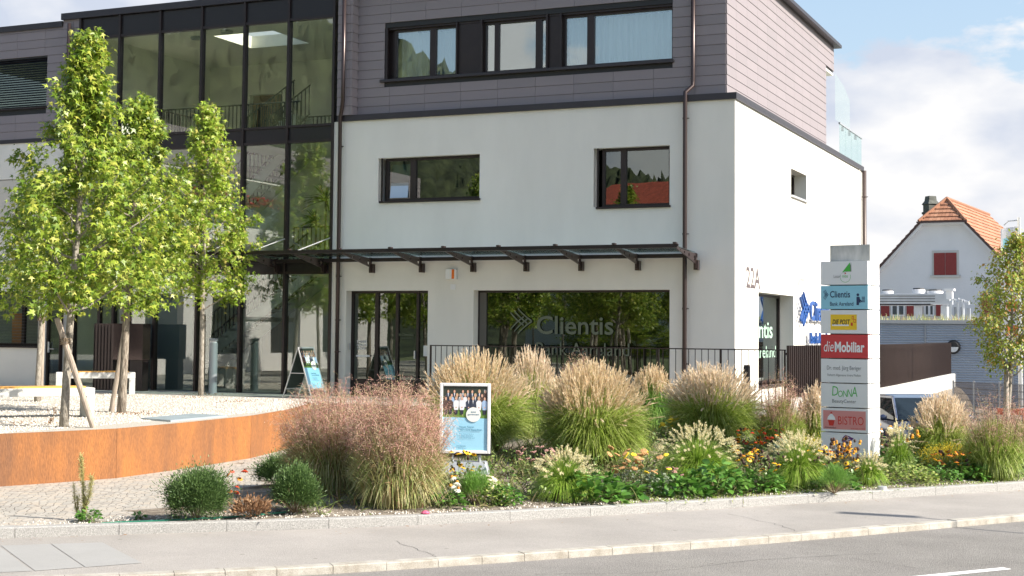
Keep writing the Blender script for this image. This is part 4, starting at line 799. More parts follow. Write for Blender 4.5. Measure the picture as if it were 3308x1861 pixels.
bp(0, [[(.53+.115*cos(a)*k, .34+.23*sin(a)*k) for k, a in ((1, a0), (1, a0+.2), (.94, a0+.2), (.94, a0))] for a0 in np.arange(2.9, 6.6, .2)], M_gn); bp(0, circ(.53, .48, .016, 12, .03), M_rd, .001)
chevrons('emblem', M_navy, bd[1], (.055*pw, -.1425, pv(1)+.40*ph), np.array((1, 0, 0)), np.array((0, 0, 1.)), .11*pw, .42*ph)
bt(1, 'Clientis', .20, .50, .26, .43, M_navy, .015); bt(1, 'Bank Aareland', .20, .16, .16, .50, M_navy, .008)
bp(1, [circ(.795, .60, .03, 12, .06), [(.765, .52), (.83, .52), (.85, .32), (.86, .28), (.82, .28), (.82, .18), (.765, .18)], [(.83, .44), (.885, .34), (.88, .29), (.83, .36)]], M_navy)
bp(1, [[(.88+.022*a, .30+.06*c), (.897+.022*a, .30+.06*c), (.897+.022*a, .34+.06*c), (.88+.022*a, .34+.06*c)] for a in range(3) for c in range(4)], M_navy)
bp(2, [(.21, .17), (.77, .17), (.77, .80), (.21, .80)], M_py); bp(2, [(.24, .33), (.60, .33), (.60, .39), (.24, .39)], M_wht, .001); bt(2, 'DIE POST', .25, .395, .20, .38, M_ink, .02, .25)
cr = [(.655, .36), (.675, .36), (.685, .47), (.75, .47), (.755, .60), (.70, .60), (.70, .74), (.665, .74), (.66, .60), (.625, .60), (.63, .56), (.68, .56), (.685, .70), (.68, .70), (.675, .545), (.73, .55), (.73, .50), (.665, .50)]
for q in ([(.665, .60), (.705, .60), (.705, .74), (.665, .74)], [(.70, .47), (.755, .47), (.755, .60), (.70, .60)], [(.645, .34), (.685, .34), (.685, .47), (.645, .47)]): bp(2, [q], M_rd, .001)
for q in ([(.675, .62), (.695, .62), (.695, .715), (.675, .715)], [(.71, .495), (.745, .495), (.745, .575), (.71, .575)]): bp(2, [q], M_py, .0015)
bt(3, 'die', .065, .28, .44, .21, M_wht, -.002, .2); bt(3, 'Mobiliar', .30, .28, .40, .63, M_wht, .03)
bt(4, 'Dr. med. Jürg Beriger', .13, .54, .17, .73, M_gr); bt(4, 'Facharzt Allgemeine Innere Medizin', .14, .28, .10, .71, M_gr)
for k, (c, x, w_, z, h) in enumerate((('D', .24, .13, .48, .40), ('O', .365, .10, .44, .26), ('N', .47, .095, .44, .27), ('N', .565, .095, .45, .32), ('A', .655, .12, .46, .42))): bt(5, c, x, z, h, w_, M_gn, -.006, .08)
bt(5, 'BeautyCenter', .24, .20, .14, .51, M_gr, .003)
bp(6, [(.045, .12), (.95, .12), (.95, .88), (.045, .88)], M_pk); bt(6, 'BISTRO', .365, .32, .34, .54, M_rd, -.002)
bp(6, [(.15, .48), (.29, .48), (.265, .26), (.175, .26)], M_rd, .001); bp(6, [(.13, .50), (.31, .50), (.29, .62), (.255, .70), (.22, .76), (.185, .70), (.15, .62)], M_wht, .0015); bp(6, circ(.22, .78, .018, 12, .04), M_rd, .002)
bt(6, "s'Kaltmeisterbeck", .075, .145, .08, .25, M_ink, 0, .3); bt(6, 'WORKSHOPS | CATERING', .63, .155, .045, .31, M_rd)
bt(7, 'Janine', .26, .40, .24, .40, M_gr, .012); bt(7, 'Coiffure', .30, .17, .15, .36, M_gr)
bp(7, [[(.44, .62), (.46, .80), (.52, .90), (.60, .86), (.66, .80), (.70, .80), (.66, .70), (.60, .66), (.56, .64)], ], M_prp); bp(7, [[(.47, .70), (.50, .82), (.56, .84), (.61, .78), (.56, .79), (.52, .77)], [(.52, .66), (.56, .72), (.64, .75), (.60, .70)]], M_wht, .001)

# ------------------------------------------------------------------ poster stand and A-frame
def poster_art(parent, o, u, v, w_, h, dep=.0):
    """printed poster: a group photograph above a light blue field"""
    u = np.asarray(u, float); v = np.asarray(v, float); n = np.cross(u, v)
    pp = lambda nm, m, P, off: plane_poly(nm, m, parent, np.asarray(o, float), u*w_, v*h, P, .002+off*.0006)
    M_sky = mat('poster_light_blue', (.33, .62, .80), .35); M_gp = mat('poster_photo_ground', (.13, .24, .05), .4); M_bk = mat('poster_photo_dark', (.035, .045, .035), .4)
    pp('printed_field', M_sky, [(0, 0), (1, 0), (1, .52), (0, .52)], 0); pp('printed_photo', M_gp, [(0, .52), (1, .50), (1, .66), (0, .66)], 1); pp('printed_backdrop', M_bk, [(0, .66), (1, .66), (1, 1), (0, 1)], 1)
    skin, hairs = mat('print_skin', (.62, .36, .26), .5), [mat('print_hair_dark', (.06, .035, .02), .5), mat('print_hair_fair', (.45, .32, .16), .5), mat('print_hair_grey', (.4, .38, .36), .5)]
    cl = [mat('print_suit', (.04, .05, .08), .5), mat('print_white_shirt', (.75, .75, .78), .5), mat('print_brown_dress', (.10, .06, .05), .5), mat('print_pale_blue', (.35, .48, .68), .5)]; leg = mat('print_trousers', (.03, .03, .05), .5)
    A = {k: [] for k in ('skin', 'leg')}; Hh = {0: [], 1: [], 2: []}; Cc = {0: [], 1: [], 2: [], 3: []}; sc = 1.
    rows = [(.92, [.12, .26, .45, .56, .66, .82, .95], [0, 0, 0, 0, 0, 0, 2], [0, 0, 0, 0, 0, 1, 2]), (.86, [.20, .32, .40, .50, .73, .88], [3, 0, 1, 1, 0, 2], [0, 1, 2, 1, 1, 0]), (.81, [.07, .17, .30, .43, .58, .68, .81, .94], [2, 2, 1, 1, 0, 0, 1, 3], [0, 1, 1, 2, 0, 1, 1, 0])]
    for r, (z, xs, cs, hs) in enumerate(rows):
        P_ = {'c': {}, }
        for x, c, hh in zip(xs, cs, hs):
            e = .002*r
            if r == 2: pp('printed_figure', leg, [(x-.045, .70), (x+.045, .70), (x+.03, .56), (x-.03, .56)], 2+r*4)
            pp('printed_figure', cl[c], [(x-.062, z-.06), (x-.03, z-.028), (x+.03, z-.028), (x+.062, z-.06), (x+.055, z-.14), (x+.045, z-.18), (x-.045, z-.18), (x-.055, z-.14)], 3+r*4)
            if c == 0: pp('printed_figure', cl[1], [(x-.012, z-.028), (x+.012, z-.028), (x, z-.09)], 3.5+r*4)
            pp('printed_figure', hairs[hh], circ(x, z+.004, .031, 12, .031), 4+r*4); pp('printed_figure', skin, circ(x, z-.004, .022, 12, .025), 4.5+r*4)
            if r == 2: pp('printed_figure', skin, circ(x, z-.14, .018, 8, .010), 4.5+r*4)
    pp('printed_badge', mat('poster_white', (.80, .80, .76), .4), circ(.69, .56, .165, 24, .115), 16)
    M_pt = mat('poster_teal_ink', (.03, .15, .25), .5)
    tt = lambda s, x, z, hh, ww, b_=.0, m=M_pt: text(s, 'lettering', m, parent, np.asarray(o)+u*w_*x+v*h*z+n*.013, u, v, hh*h, ww*w_, bold=b_)
    tt('Jetzt', .63, .59, .026, .12, .012); tt('gewinnen!', .56, .55, .026, .26, .012); tt('Neuer Name.', .38, .355, .028, .33, .01); tt('Vertraute', .38, .31, .028, .24); tt('Gesichter.', .64, .31, .028, .26, .015)
    tt('Ihre Clientis Bank in', .38, .25, .016, .32); tt('Küttigen, Erlinsbach', .38, .22, .016, .31); tt('und Lostorf heisst jetzt', .38, .19, .016, .35)
    tt('Clientis', .36, .06, .022, .16, .01); tt('Bank Aareland', .36, .03, .014, .18)
    chevrons('printed_logo', M_pt, parent, np.asarray(o)+u*w_*.31+v*h*.055+n*.013, u, v, .04*w_, .03*h)
pd = 21.3; PP = atd(1105, 1140, pd); pwid = 128/3656*pd; phei = 176/3656*pd
ps = thing('poster_stand', 'free-standing white framed poster with a staff group photo and light blue lower half', 'poster stand', (PP[0], PP[1], PP[2]), radians(20))
uu, vv = np.array((1., 0, 0)), np.array((0, 0, 1.))
b = MB(); fw = .045; b.box(0, fw, -.02, .03, 0, phei); b.box(pwid-fw, pwid, -.02, .03, 0, phei); b.box(fw, pwid-fw, -.02, .03, 0, fw); b.box(fw, pwid-fw, -.02, .03, phei-fw, phei); bevel(b.build('frame', M_white, ps), .008, 3)
b = MB(); b.box(fw, pwid-fw, .0, .01, fw, phei-fw); b.build('backing', M_white, ps); b = MB(); b.box(.03, pwid+.015, .035, .06, -.03, phei*.25); b.build('rear_panel', M_black, ps)
poster_art(ps, (fw, .0, fw), uu, vv, pwid-2*fw, phei-2*fw)
b = MB(); b.tube([(pwid*.79, .03, -.02), (pwid*.79, .03, -.16)], .028, 10); b.tube([(pwid*.25, .03, -.02), (pwid*.25, .03, -.16)], .028, 10); b.build('spring_leg', M_grey, ps)
b = MB(); b.prism([(pwid*.0, -.12, -.30), (pwid*1.0, -.12, -.30), (pwid*.92, .0, -.12), (pwid*.1, .0, -.12)], (0, 0, 0), (0, .25, 0)); bevel(b.build('base', M_grey, ps), .02, 3)
t = thing('stone_block', 'pale rough stone block under the poster stand', 'stone', (PP[0]+.68, PP[1]-.18, PP[2]-.52)); b = MB(); b.lathe([(.26, 0), (.30, .1), (.29, .2), (.2, .25), (.02, .26)], 9, sx=1.2, sy=.8); bevel(b.build('block', mat('rough_limestone', (.55, .46, .38), .9, var=.2, vs=9, bump=.6, bs=20), t), .03)
AF = np.array([-12.05, -1.35, -.02]); afp = onY(712, 985, -1.35)
at_ = thing('a_frame_sign', 'folding silver A-frame board with a staff photo poster by the glass front', 'sign', (float(onY(750, 985, -1.6)[0])+.18, -1.6, .0), radians(87))
# legs: front board leans back; local x = board width, -y faces the viewer
hA = 1.22; wA = .66; dA = .42
for sgn, art in ((-1, True), (1, False)):
    o0 = np.array([0, sgn*dA, 0.]); top = np.array([0, 0, hA]); vv_ = (top-o0)/np.linalg.norm(top-o0); ll = np.linalg.norm(top-o0); uu_ = np.array([1., 0, 0]); nn = np.cross(uu_, vv_)
    b = MB()
    for x in (-wA/2, wA/2-.03): b.obox(o0+uu_*x, uu_*.03, nn*.02, vv_*ll)
    b.obox(o0-uu_*wA/2+vv_*(ll-.035)+uu_*.03, uu_*(wA-.06), nn*.02, vv_*.035); b.obox(o0-uu_*wA/2+vv_*.22+uu_*.03, uu_*(wA-.06), nn*.02, vv_*.03); fr_ = b.build('frame', M_alu, at_)
    b = MB(); b.obox(o0-uu_*(wA/2-.03)+vv_*.25+nn*(.006), uu_*(wA-.06), nn*.008, vv_*(ll-.285)); b.build('board', mat('dark_green_board', (.02, .035, .03), .5) if not art else M_white, at_)
    if art: 
        q = o0-uu_*(wA/2-.03)+vv_*.25-nn*.0; sgnn = 1
        poster_art(at_, q+nn*(.014 if nn[1] < 0 else -.002), uu_, vv_, wA-.06, ll-.285)
b = MB(); b.tube([(-wA/2+.01, -.21, .6), (-wA/2+.01, .21, .6)], .012, 6); b.tube([(wA/2-.01, -.21, .6), (wA/2-.01, .21, .6)], .012, 6); b.build('brace', M_alu, at_)

# ------------------------------------------------------------------ benches, bollard, letterboxes, plate
def bench(label, x, y, ang, Lb, w_=.55, h=.56):
    t = thing('concrete_bench', label, 'bench', (x, y, 0), ang, 'concrete benches on the gravel terrace')
    b = MB(); b.box(0, Lb, 0, w_, h-.17, h-.02); b.build('slab', M_conc, t); bevel(t.children[-1], .01)
    for x0 in (0.0, Lb-.15): b = MB(); b.box(x0+.002, x0+.148, .003, w_-.003, -.1, h-.168); bevel(b.build('leg', M_conc, t), .01)
    b = MB()
    for k in range(5): b.box(.16, Lb-.16, .03+k*(w_-.06)/5, .03+(k+.9)*(w_-.06)/5, h-.02, h+.008)
    b.build('seat_boards', M_orange_wood, t)
    return t
a1 = radians(53); Lb = 2.6; bench('concrete bench with orange seat boards at the left edge, nearer the steel wall', -9.17-Lb*cos(a1), -10.52-Lb*sin(a1), a1, Lb)
a2 = radians(40); Lb2 = 1.9; bench('concrete bench with orange seat boards farther back, near the glass front', -14.72-Lb2*cos(a2), -2.35-Lb2*sin(a2), a2, Lb2)
q = onY(535, 985, -.9); t = thing('bollard', 'round grey bollard lamp standing before the glass front', 'bollard', (q[0], -.9, 0)); hb = float(onY(535, 851, -.9)[2]); b = MB(); b.lathe([(.105, -.2), (.105, hb-.12)], 24); b.build('post', M_grey, t, smooth=False); b = MB(); b.lathe([(.085, hb-.12), (.085, hb-.07)], 20); b.build('lens', M_white, t); b = MB(); b.lathe([(.115, hb-.07), (.115, hb-.01), (.10, hb)], 24); b.build('cap', M_grey, t)
xl, xr = float(onY(236, 900, -.9)[0]), float(onY(358, 900, -.9)[0]); zt2 = float(onY(300, 814, -.9)[2]); wl_ = xr-xl
t = thing('letterbox_stand', 'dark brown steel letterbox stand before the glass entrance', 'letterbox', (xl, -.9, 0))
b = MB(); b.box(0, wl_*.40, 0, .35, -.1, zt2); b.build('side_cabinet', mat('ribbed_brown_steel', (.075, .055, .05), .3, metal=.4), t); b = MB(); [b.box(wl_*.40*k/6, wl_*.40*k/6+.02, -.02, 0, 0, zt2-.03) for k in range(6)]; b.build('rib', M_dark, t)
b = MB(); b.box(wl_*.40, wl_, .0, .32, zt2-.95, zt2); b.build('box_front', mat('polished_brown_steel', (.05, .035, .032), .12, metal=.6), t); b = MB(); b.box(wl_*.72, wl_*.98, .05, .3, -.1, zt2-.95); b.build('leg', M_dark, t)
b = MB(); pl = [onZ(x, y, .012)[:2] for x, y in ((353.6, 1053.7), (481.5, 1042.4), (571.8, 1046.2), (428.9, 1059.8))]; b.prism([(*p, .0) for p in pl], (0, 0, 0), (0, 0, .03)); tag(b.build('cover_plate', mat('galvanised_plate', (.34, .40, .44), .45, metal=.3, var=.1, vs=3)), 'flat grey metal cover plate lying in the white gravel', 'cover plate')

# ------------------------------------------------------------------ foliage builders
def unit_(a): return a/np.maximum(np.linalg.norm(a, axis=-1, keepdims=True), 1e-9)
def ribbons(mb, P0, d, Ln, wd, droop, segs=5, side=None, tip=.15, base=.6):
    n = len(P0); s = np.linspace(0, 1, segs+1); Ln = np.broadcast_to(Ln, n); droop = np.broadcast_to(droop, n); wd = np.broadcast_to(wd, n)
    P = P0[:, None]+d[:, None]*(Ln[:, None]*s)[..., None]; P[..., 2] -= (droop*Ln)[:, None]*s**2
    if side is None: a = rng.uniform(0, 2*pi, n); side = np.c_[np.cos(a), np.sin(a), np.zeros(n)]; side = unit_(side-(side*d).sum(1)[:, None]*d)
    prof = np.where(s < .35, base+(1-base)*s/.35, 1-(1-tip)*((s-.35)/.65)**1.5); w_ = wd[:, None]*prof[None]*.5
    A = P-side[:, None]*w_[..., None]; Bq = P+side[:, None]*w_[..., None]; V = np.stack([A, Bq], 2).reshape(-1, 3); m = 2*(segs+1)
    f = np.array([(2*i, 2*i+1, 2*i+3, 2*i+2) for i in range(segs)]); mb.add(V, (f[None]+(np.arange(n)*m)[:, None, None]).reshape(-1, 4)); return P
def cone_dirs(n, amax, pw_=.6, amin=0.):
    th = amin+(amax-amin)*rng.random(n)**pw_; a = rng.uniform(0, 2*pi, n); return np.c_[np.sin(th)*np.cos(a), np.sin(th)*np.sin(a), np.cos(th)], th
def plumes(mb, tips, dirs, ln, n=14, wd=.006, spread=.28, sl=.32):
    """feathery seed heads: thin strands leaving the stem axis"""
    k = len(tips); t = rng.random((k, n)); P = tips[:, None]-dirs[:, None]*(ln[:, None]*(1-t))[..., None]; r = rng.normal(size=(k, n, 3)); d = unit_(dirs[:, None]+r*spread); L_ = ln[:, None]*sl*(1.15-.5*t)*rng.uniform(.6, 1.2, (k, n))
    ribbons(mb, P.reshape(-1, 3), d.reshape(-1, 3), L_.ravel(), wd, .12, 2, tip=.2, base=.8)
def bez(mb, P0, P2, arch, wd, segs=6, tip=.15, base=.6):
    n = len(P0); P1 = P0+(P2-P0)*np.array([.38, .38, .62])+np.c_[np.zeros((n, 2)), arch]; s = np.linspace(0, 1, segs+1)[None, :, None]
    P = P0[:, None]*(1-s)**2+P1[:, None]*2*s*(1-s)+P2[:, None]*s*s; d = unit_(P2-P0); a = rng.uniform(0, 2*pi, n); side = np.c_[np.cos(a), np.sin(a), np.zeros(n)]; side = unit_(side-(side*d).sum(1)[:, None]*d)
    s1 = np.linspace(0, 1, segs+1); prof = np.where(s1 < .35, base+(1-base)*s1/.35, 1-(1-tip)*((s1-.35)/.65)**1.5); w_ = np.broadcast_to(wd, n)[:, None]*prof[None]*.5
    V = np.stack([P-side[:, None]*w_[..., None], P+side[:, None]*w_[..., None]], 2).reshape(-1, 3); m = 2*(segs+1); f = np.array([(2*i, 2*i+1, 2*i+3, 2*i+2) for i in range(segs)]); mb.add(V, (f[None]+(np.arange(n)*m)[:, None, None]).reshape(-1, 4)); return P
def disc(n, r, pw_=.5): a = rng.uniform(0, 2*pi, n); q = r*rng.random(n)**pw_; return np.c_[q*np.cos(a), q*np.sin(a)], q
def lump(xy): a = np.arctan2(xy[:, 1], xy[:, 0]); return a
def size_(xd, yd, ytop, hwd, base):
    p = gp(xd, yd) if base is None else np.array(base); dp = depth(p); px = 3656/dp; return p, hwd/px, max(.35, float(atd(xd, ytop, dp)[2])-p[2])
def miscanthus(label, xd, yd, ytop, hwd, seed=0, base=None, nb=1500, npl=230, pm=None, bm=None, pl_len=.36, grp='tall feather grasses in the planting bed'):
    p, r_, h = size_(xd, yd, ytop, hwd, base); nb = int(nb*2.1); npl = int(npl*2.0); t = thing('feather_grass', label, 'ornamental grass', p, group=grp); ph = rng.uniform(0, 6, 3)
    wob = lambda xy: 1+.10*np.sin(2*np.arctan2(xy[:, 1], xy[:, 0])+ph[0])+.06*np.sin(5*np.arctan2(xy[:, 1], xy[:, 0])+ph[1])
    def roots(xy, k=.33): return np.c_[xy*k+rng.normal(0, r_*.05, xy.shape), np.zeros(len(xy))]
    b = MB(); xy, q = disc(nb, r_*1.02, .55); xy *= wob(xy)[:, None]; T = np.c_[xy, h*(.80-.42*(q/r_)**2)*rng.uniform(.5, 1.0, nb)]; bez(b, roots(xy), T, h*rng.uniform(.0, .16, nb), .0135*(.8+h*.15), 6)
    n2 = int(nb*.75); a = rng.uniform(0, 2*pi, n2); q = r_*rng.uniform(.80, 1.22, n2); xy = np.c_[q*np.cos(a), q*np.sin(a)]; xy *= wob(xy)[:, None]; T = np.c_[xy, h*rng.uniform(.03, .52, n2)]; bez(b, roots(xy, .28), T, h*rng.uniform(.22, .48, n2), .012, 7)
    b.build('leaves', bm or M_blade, t); b = MB()
    xy, q = disc(npl, r_*.98, .50); xy *= wob(xy)[:, None]; T = np.c_[xy, h*(1.0-.36*(q/r_)**2.2)*rng.uniform(.84, 1.0, npl)]; fl_ = rng.random(npl) < .09; T[fl_, :2] *= rng.uniform(1.05, 1.4, (fl_.sum(), 1)); T[fl_, 2] *= rng.uniform(.55, .95, fl_.sum()); P = bez(b, roots(xy, .36), T, h*np.where(fl_, .22, .05), .006, 5, tip=.5); tips = P[:, -1]; td = unit_(P[:, -1]-P[:, -2]+rng.normal(0, .02, (npl, 3))); b.build('stems', M_blade_d, t)
    b = MB(); plumes(b, tips, td, rng.uniform(.75, 1.1, npl)*pl_len*(.55+.25*h), 26, .0105, .13, .30); o = b.build('plumes', pm or M_plume, t); tag(o, kind='stuff'); return t
def switchgrass(label, xd, yd, ytop, hwd, base=None, nb=900, ns=260, dens=34, grp='reddish airy switch grasses', bm=None, pm=None):
    p, r_, h = size_(xd, yd, ytop, hwd, base); t = thing('switch_grass', label, 'ornamental grass', p, group=grp); nb = int(nb*1.7); ns = int(ns*1.25)
    def roots(xy, k=.45): return np.c_[xy*k+rng.normal(0, r_*.07, xy.shape), np.zeros(len(xy))]
    b = MB(); xy, q = disc(nb, r_*1.0, .55); T = np.c_[xy, h*(.74-.32*(q/r_)**2)*rng.uniform(.40, 1.0, nb)**.8]; bez(b, roots(xy), T, h*rng.uniform(0, .2, nb), .0125, 6)
    n2 = nb//3; a = rng.uniform(0, 2*pi, n2); q = r_*rng.uniform(.6, 1.05, n2); xy = np.c_[q*np.cos(a), q*np.sin(a)]; T = np.c_[xy, h*rng.uniform(.0, .35, n2)]; bez(b, roots(xy, .4), T, h*rng.uniform(.2, .45, n2), .014, 7); b.build('leaves', bm or M_blade_d, t)
    b = MB(); xy, q = disc(ns, r_*1.0, .5); T = np.c_[xy*rng.uniform(.9, 1.15, (ns, 1)), h*(1.02-.34*(q/r_)**2)*rng.uniform(.68, 1.06, ns)]; P = bez(b, roots(xy), T, h*.06*np.ones(ns), .006, 5, tip=.5); b.build('stems', M_stem_b, t)
    b = MB(); k = dens; s = .42+.58*rng.random((ns, k)); idx = s*5; i0 = np.minimum(idx.astype(int), 4); fr_ = (idx-i0)[..., None]; A = np.take_along_axis(P, i0[..., None], 1)*(1-fr_)+np.take_along_axis(P, (i0+1)[..., None], 1)*fr_
    axis = unit_(P[:, -1]-P[:, -3])[:, None]; dd = unit_(axis*.55+rng.normal(size=(ns, k, 3))*.62+np.array([0, 0, .1])); L2 = h*.135*rng.uniform(.4, 1.1, (ns, k))*(1.25-.6*s)
    Q = ribbons(b, A.reshape(-1, 3), dd.reshape(-1, 3), L2.ravel(), .0034, .35, 2, tip=.6, base=1)
    m = len(Q); sp = Q[:, -1]; pos = np.repeat(sp, 2, 0)+rng.normal(0, .012, (2*m, 3)); scatter(b, np.array([(-.5, 0, 0), (0, -.28, 0), (.5, 0, 0), (0, .28, 0)], float), np.array([(0, 1, 2, 3)]), pos, rotm(2*m), rng.uniform(.010, .019, 2*m))
    o = b.build('panicles', pm or M_panicle, t); tag(o, kind='stuff'); return t
def fountain(label, xd, yd, ytop, hwd, nb=1000, npl=95, base=None, bm=None, grp='small fountain grasses'):
    p, r_, h = size_(xd, yd, ytop, hwd, base)
    if base is None and kd(p[0], p[1]) < .8: q_ = (.8-kd(p[0], p[1]))*.8; p = p+np.array([-.78*q_, .62*q_, 0])
    r_ *= 1.12; h *= 1.08; nb = int(nb*2.6); npl = int(npl*1.35); t = thing('fountain_grass', label, 'ornamental grass', p, group=grp); b = MB()
    xy, q = disc(nb, r_*1.12, .5); T = np.c_[xy, h*np.clip(.86-.80*(q/r_/1.05)**2, .02, 1)*rng.uniform(.55, 1.0, nb)]; bez(b, np.c_[xy*.16, np.zeros(nb)], T, h*(.10+.42*(q/r_)**1.5)*rng.uniform(.6, 1.1, nb), .0078, 7); b.build('leaves', bm or M_fount, t)
    b = MB(); xy, q = disc(npl, r_*.98, .55); T = np.c_[xy, h*(1.02-.50*(q/r_)**2)*rng.uniform(.80, 1.0, npl)]; P = bez(b, np.c_[xy*.14, np.zeros(npl)], T, h*(.05+.25*(q/r_))*np.ones(npl), .004, 5, tip=.7); b.build('stems', M_stem, t)
    b = MB(); tips = P[:, -1]; td = unit_(P[:, -1]-P[:, -2]); k = 38; tt = rng.random((npl, k)); ln = .105; A = tips[:, None]-td[:, None]*(ln*tt)[..., None]; dd = unit_(td[:, None]*.55+rng.normal(size=(npl, k, 3))); ribbons(b, A.reshape(-1, 3), dd.reshape(-1, 3), .030*np.sqrt(np.sin(pi*np.clip(tt.ravel(), .08, .95))), .0085, 0, 1, tip=.4, base=1)
    o = b.build('flower_spikes', M_brush, t); return t
LEAFT_V = np.array([(0, 0, 0), (.30, .35, .06), (.22, .75, .03), (0, 1, -.06), (-.22, .75, .03), (-.30, .35, .06), (0, .5, -.03)], float); LEAFT_F = [(0, 1, 6), (1, 2, 6), (2, 3, 6), (3, 4, 6), (4, 5, 6), (5, 0, 6)]; LEAFT_F = np.array([(0, 1, 2, 6), (6, 2, 3, 4), (0, 6, 4, 5)])
def frame_rot(d, up):   # columns: x = side, y = leaf direction, z = normal
    y = unit_(d); x = unit_(np.cross(y, up)); z = np.cross(x, y); return np.stack([x, y, z], -1)
def leafy(label, xd, yd, ytop, hwd, name='leafy_perennial', n=110, ls=.13, m=None, grp=None, stems=14, base=None, cat='plant', flat_=.7):
    p = gp(xd, yd) if base is None else np.array(base)
    if base is None and kd(p[0], p[1]) < .75: q_ = (.75-kd(p[0], p[1]))*.75; p = p+np.array([-.78*q_, .62*q_, 0])
    dp = depth(p); px = 3656/dp; r_ = hwd/px; h = (yd-ytop)/px; t = thing(name, label, cat, p, group=grp); b = MB()
    n = int(n*1.3); a = rng.uniform(0, 2*pi, n); rr = r_*np.sqrt(rng.random(n)); z = h*(rng.random(n)**.7)*np.sqrt(np.maximum(0, 1-(rr/r_/1.05)**2))*.95+.02; pos = np.c_[rr*np.cos(a), rr*np.sin(a)*.8, z]
    d = unit_(np.c_[np.cos(a)+rng.normal(0, .5, n), np.sin(a)+rng.normal(0, .5, n), rng.normal(.1, .45, n)]); up = unit_(np.c_[rng.normal(0, .45, (n, 2)), np.ones(n)]); sc = ls*rng.uniform(.6, 1.15, n)
    scatter(b, LEAFT_V*np.array([flat_+.3, 1, 1]), LEAFT_F, pos, frame_rot(d, up), sc); b.build('leaves', m or M_leafy, t)
    b = MB(); k = stems*2; i_ = rng.integers(0, n, k); P0 = np.c_[rng.normal(0, r_*.35, (k, 2)), np.zeros(k)]; v = pos[i_]-P0; ln = np.linalg.norm(v, axis=1); ribbons(b, P0, v/ln[:, None], ln, .007, 0, 2, tip=.6, base=1); b.build('stems', M_stem, t); return t, r_, h
def bush(label, xd, yd, ytop, hwd, m=None, n=5200, ls=.03, wd=.006, name='round_shrub', cat='shrub', grp=None, base=None, clumps=60, sharp=1.):
    p = gp(xd, yd) if base is None else np.array(base); dp = depth(p); px = 3656/dp; r_ = hwd/px; h = (yd-ytop)/px; t = thing(name, label, cat, p, group=grp); b = MB()
    if name == 'round_shrub': n = int(n*3.6); ls = .032; wd = .0095; clumps = 130
    c = unit_(rng.normal(size=(clumps, 3))); c[:, 2] = np.abs(c[:, 2])*1.35-.5 if name == 'round_shrub' else np.abs(c[:, 2])*1.1-.25; c = unit_(c); cr_ = rng.uniform(.70, 1.0, clumps); i_ = rng.integers(0, clumps, n); pos = c[i_]*cr_[i_][:, None]*np.array([r_, r_*.9, h*.52])*.88+rng.normal(0, .085*r_/.35, (n, 3))*rng.uniform(.3, 1, (n, 1)); inn = rng.random(n) < .3; pos[inn] *= rng.uniform(.3, .8, (inn.sum(), 1)); pos[:, :2] *= (1+.16*np.sin(3*pos[:, 2:3]/h+rng.uniform(0, 6))); pos[:, 2] += h*(.45 if name == 'round_shrub' else .5); pos[:, 2] = np.maximum(pos[:, 2], .01)
    d = unit_(pos-np.array([0, 0, h*.2])+rng.normal(0, .35*r_, (n, 3))+np.array([0, 0, .1])); ribbons(b, pos, d, ls*rng.uniform(.6, 1.4, n), wd, .1, 2, tip=.3, base=.8); b.build('foliage', m or M_shrub, t)
    b = MB(); k = 26; d, th = cone_dirs(k, 1.1, .7); ribbons(b, np.zeros((k, 3)), d, h*.75, .012, .05, 3); b.build('stems', M_stem_b, t); return t
def petals_mesh(m, n=11, r=.034, w_=.013, drop=.012):
    b = MB()
    for k in range(n):
        a = 2*pi*k/n; ca, sa = cos(a), sin(a); pp = [(0.25, -.5), (.75, -.8), (1, 0), (.75, .8), (.25, .5)]; b.add([((q[0]*r)*ca-(q[1]*w_)*sa, (q[0]*r)*sa+(q[1]*w_)*ca, -drop*q[0]**2) for q in pp], [(0, 1, 2, 3, 4)])
    return b
def flower_proto(name, mp_, mc, r=.034, cone_=.011, ch_=.014, drop=.012, n=11, w_=.013):
    o = petals_mesh(None, n, r, w_, drop).build(name, mp_); c = MB(); c.lathe([(cone_, 0), (cone_*1.05, ch_*.5), (cone_*.6, ch_), (.001, ch_*1.1)], 8, (0, 0, -.004)); c2 = c.build('flower_centre', mc, o); return o
FL = {'yellow': flower_proto('flower', M_petal_y, M_cone), 'orange': flower_proto('flower', M_petal_o, M_cone), 'red': flower_proto('flower', M_petal_r, M_cone, drop=.02), 'white': flower_proto('flower', M_petal_w, M_cone_o, r=.045, drop=.035, cone_=.016, ch_=.02),
      'cone': flower_proto('seed_head', M_cone, M_cone, r=.016, cone_=.016, ch_=.025, drop=.02, n=8), 'ocone': flower_proto('seed_head', M_petal_y, M_cone_o, r=.02, cone_=.018, ch_=.03, drop=.03, n=8)}
def umbel(name, m, r=.035):
    b = MB()
    for k in range(26): a = k*2.4; q = r*sqrt(k/26); b.lathe([(r*.22, 0), (r*.25, .006), (r*.12, .011)], 6, (q*cos(a), q*sin(a), -q*q*4+random.uniform(-.002, .002)))
    return b.build(name, m)
FL['tan'] = umbel('flower_head', M_tan); FL['yumb'] = umbel('flower_head', M_yel); FL['pink'] = umbel('flower_head', M_pink, .026)
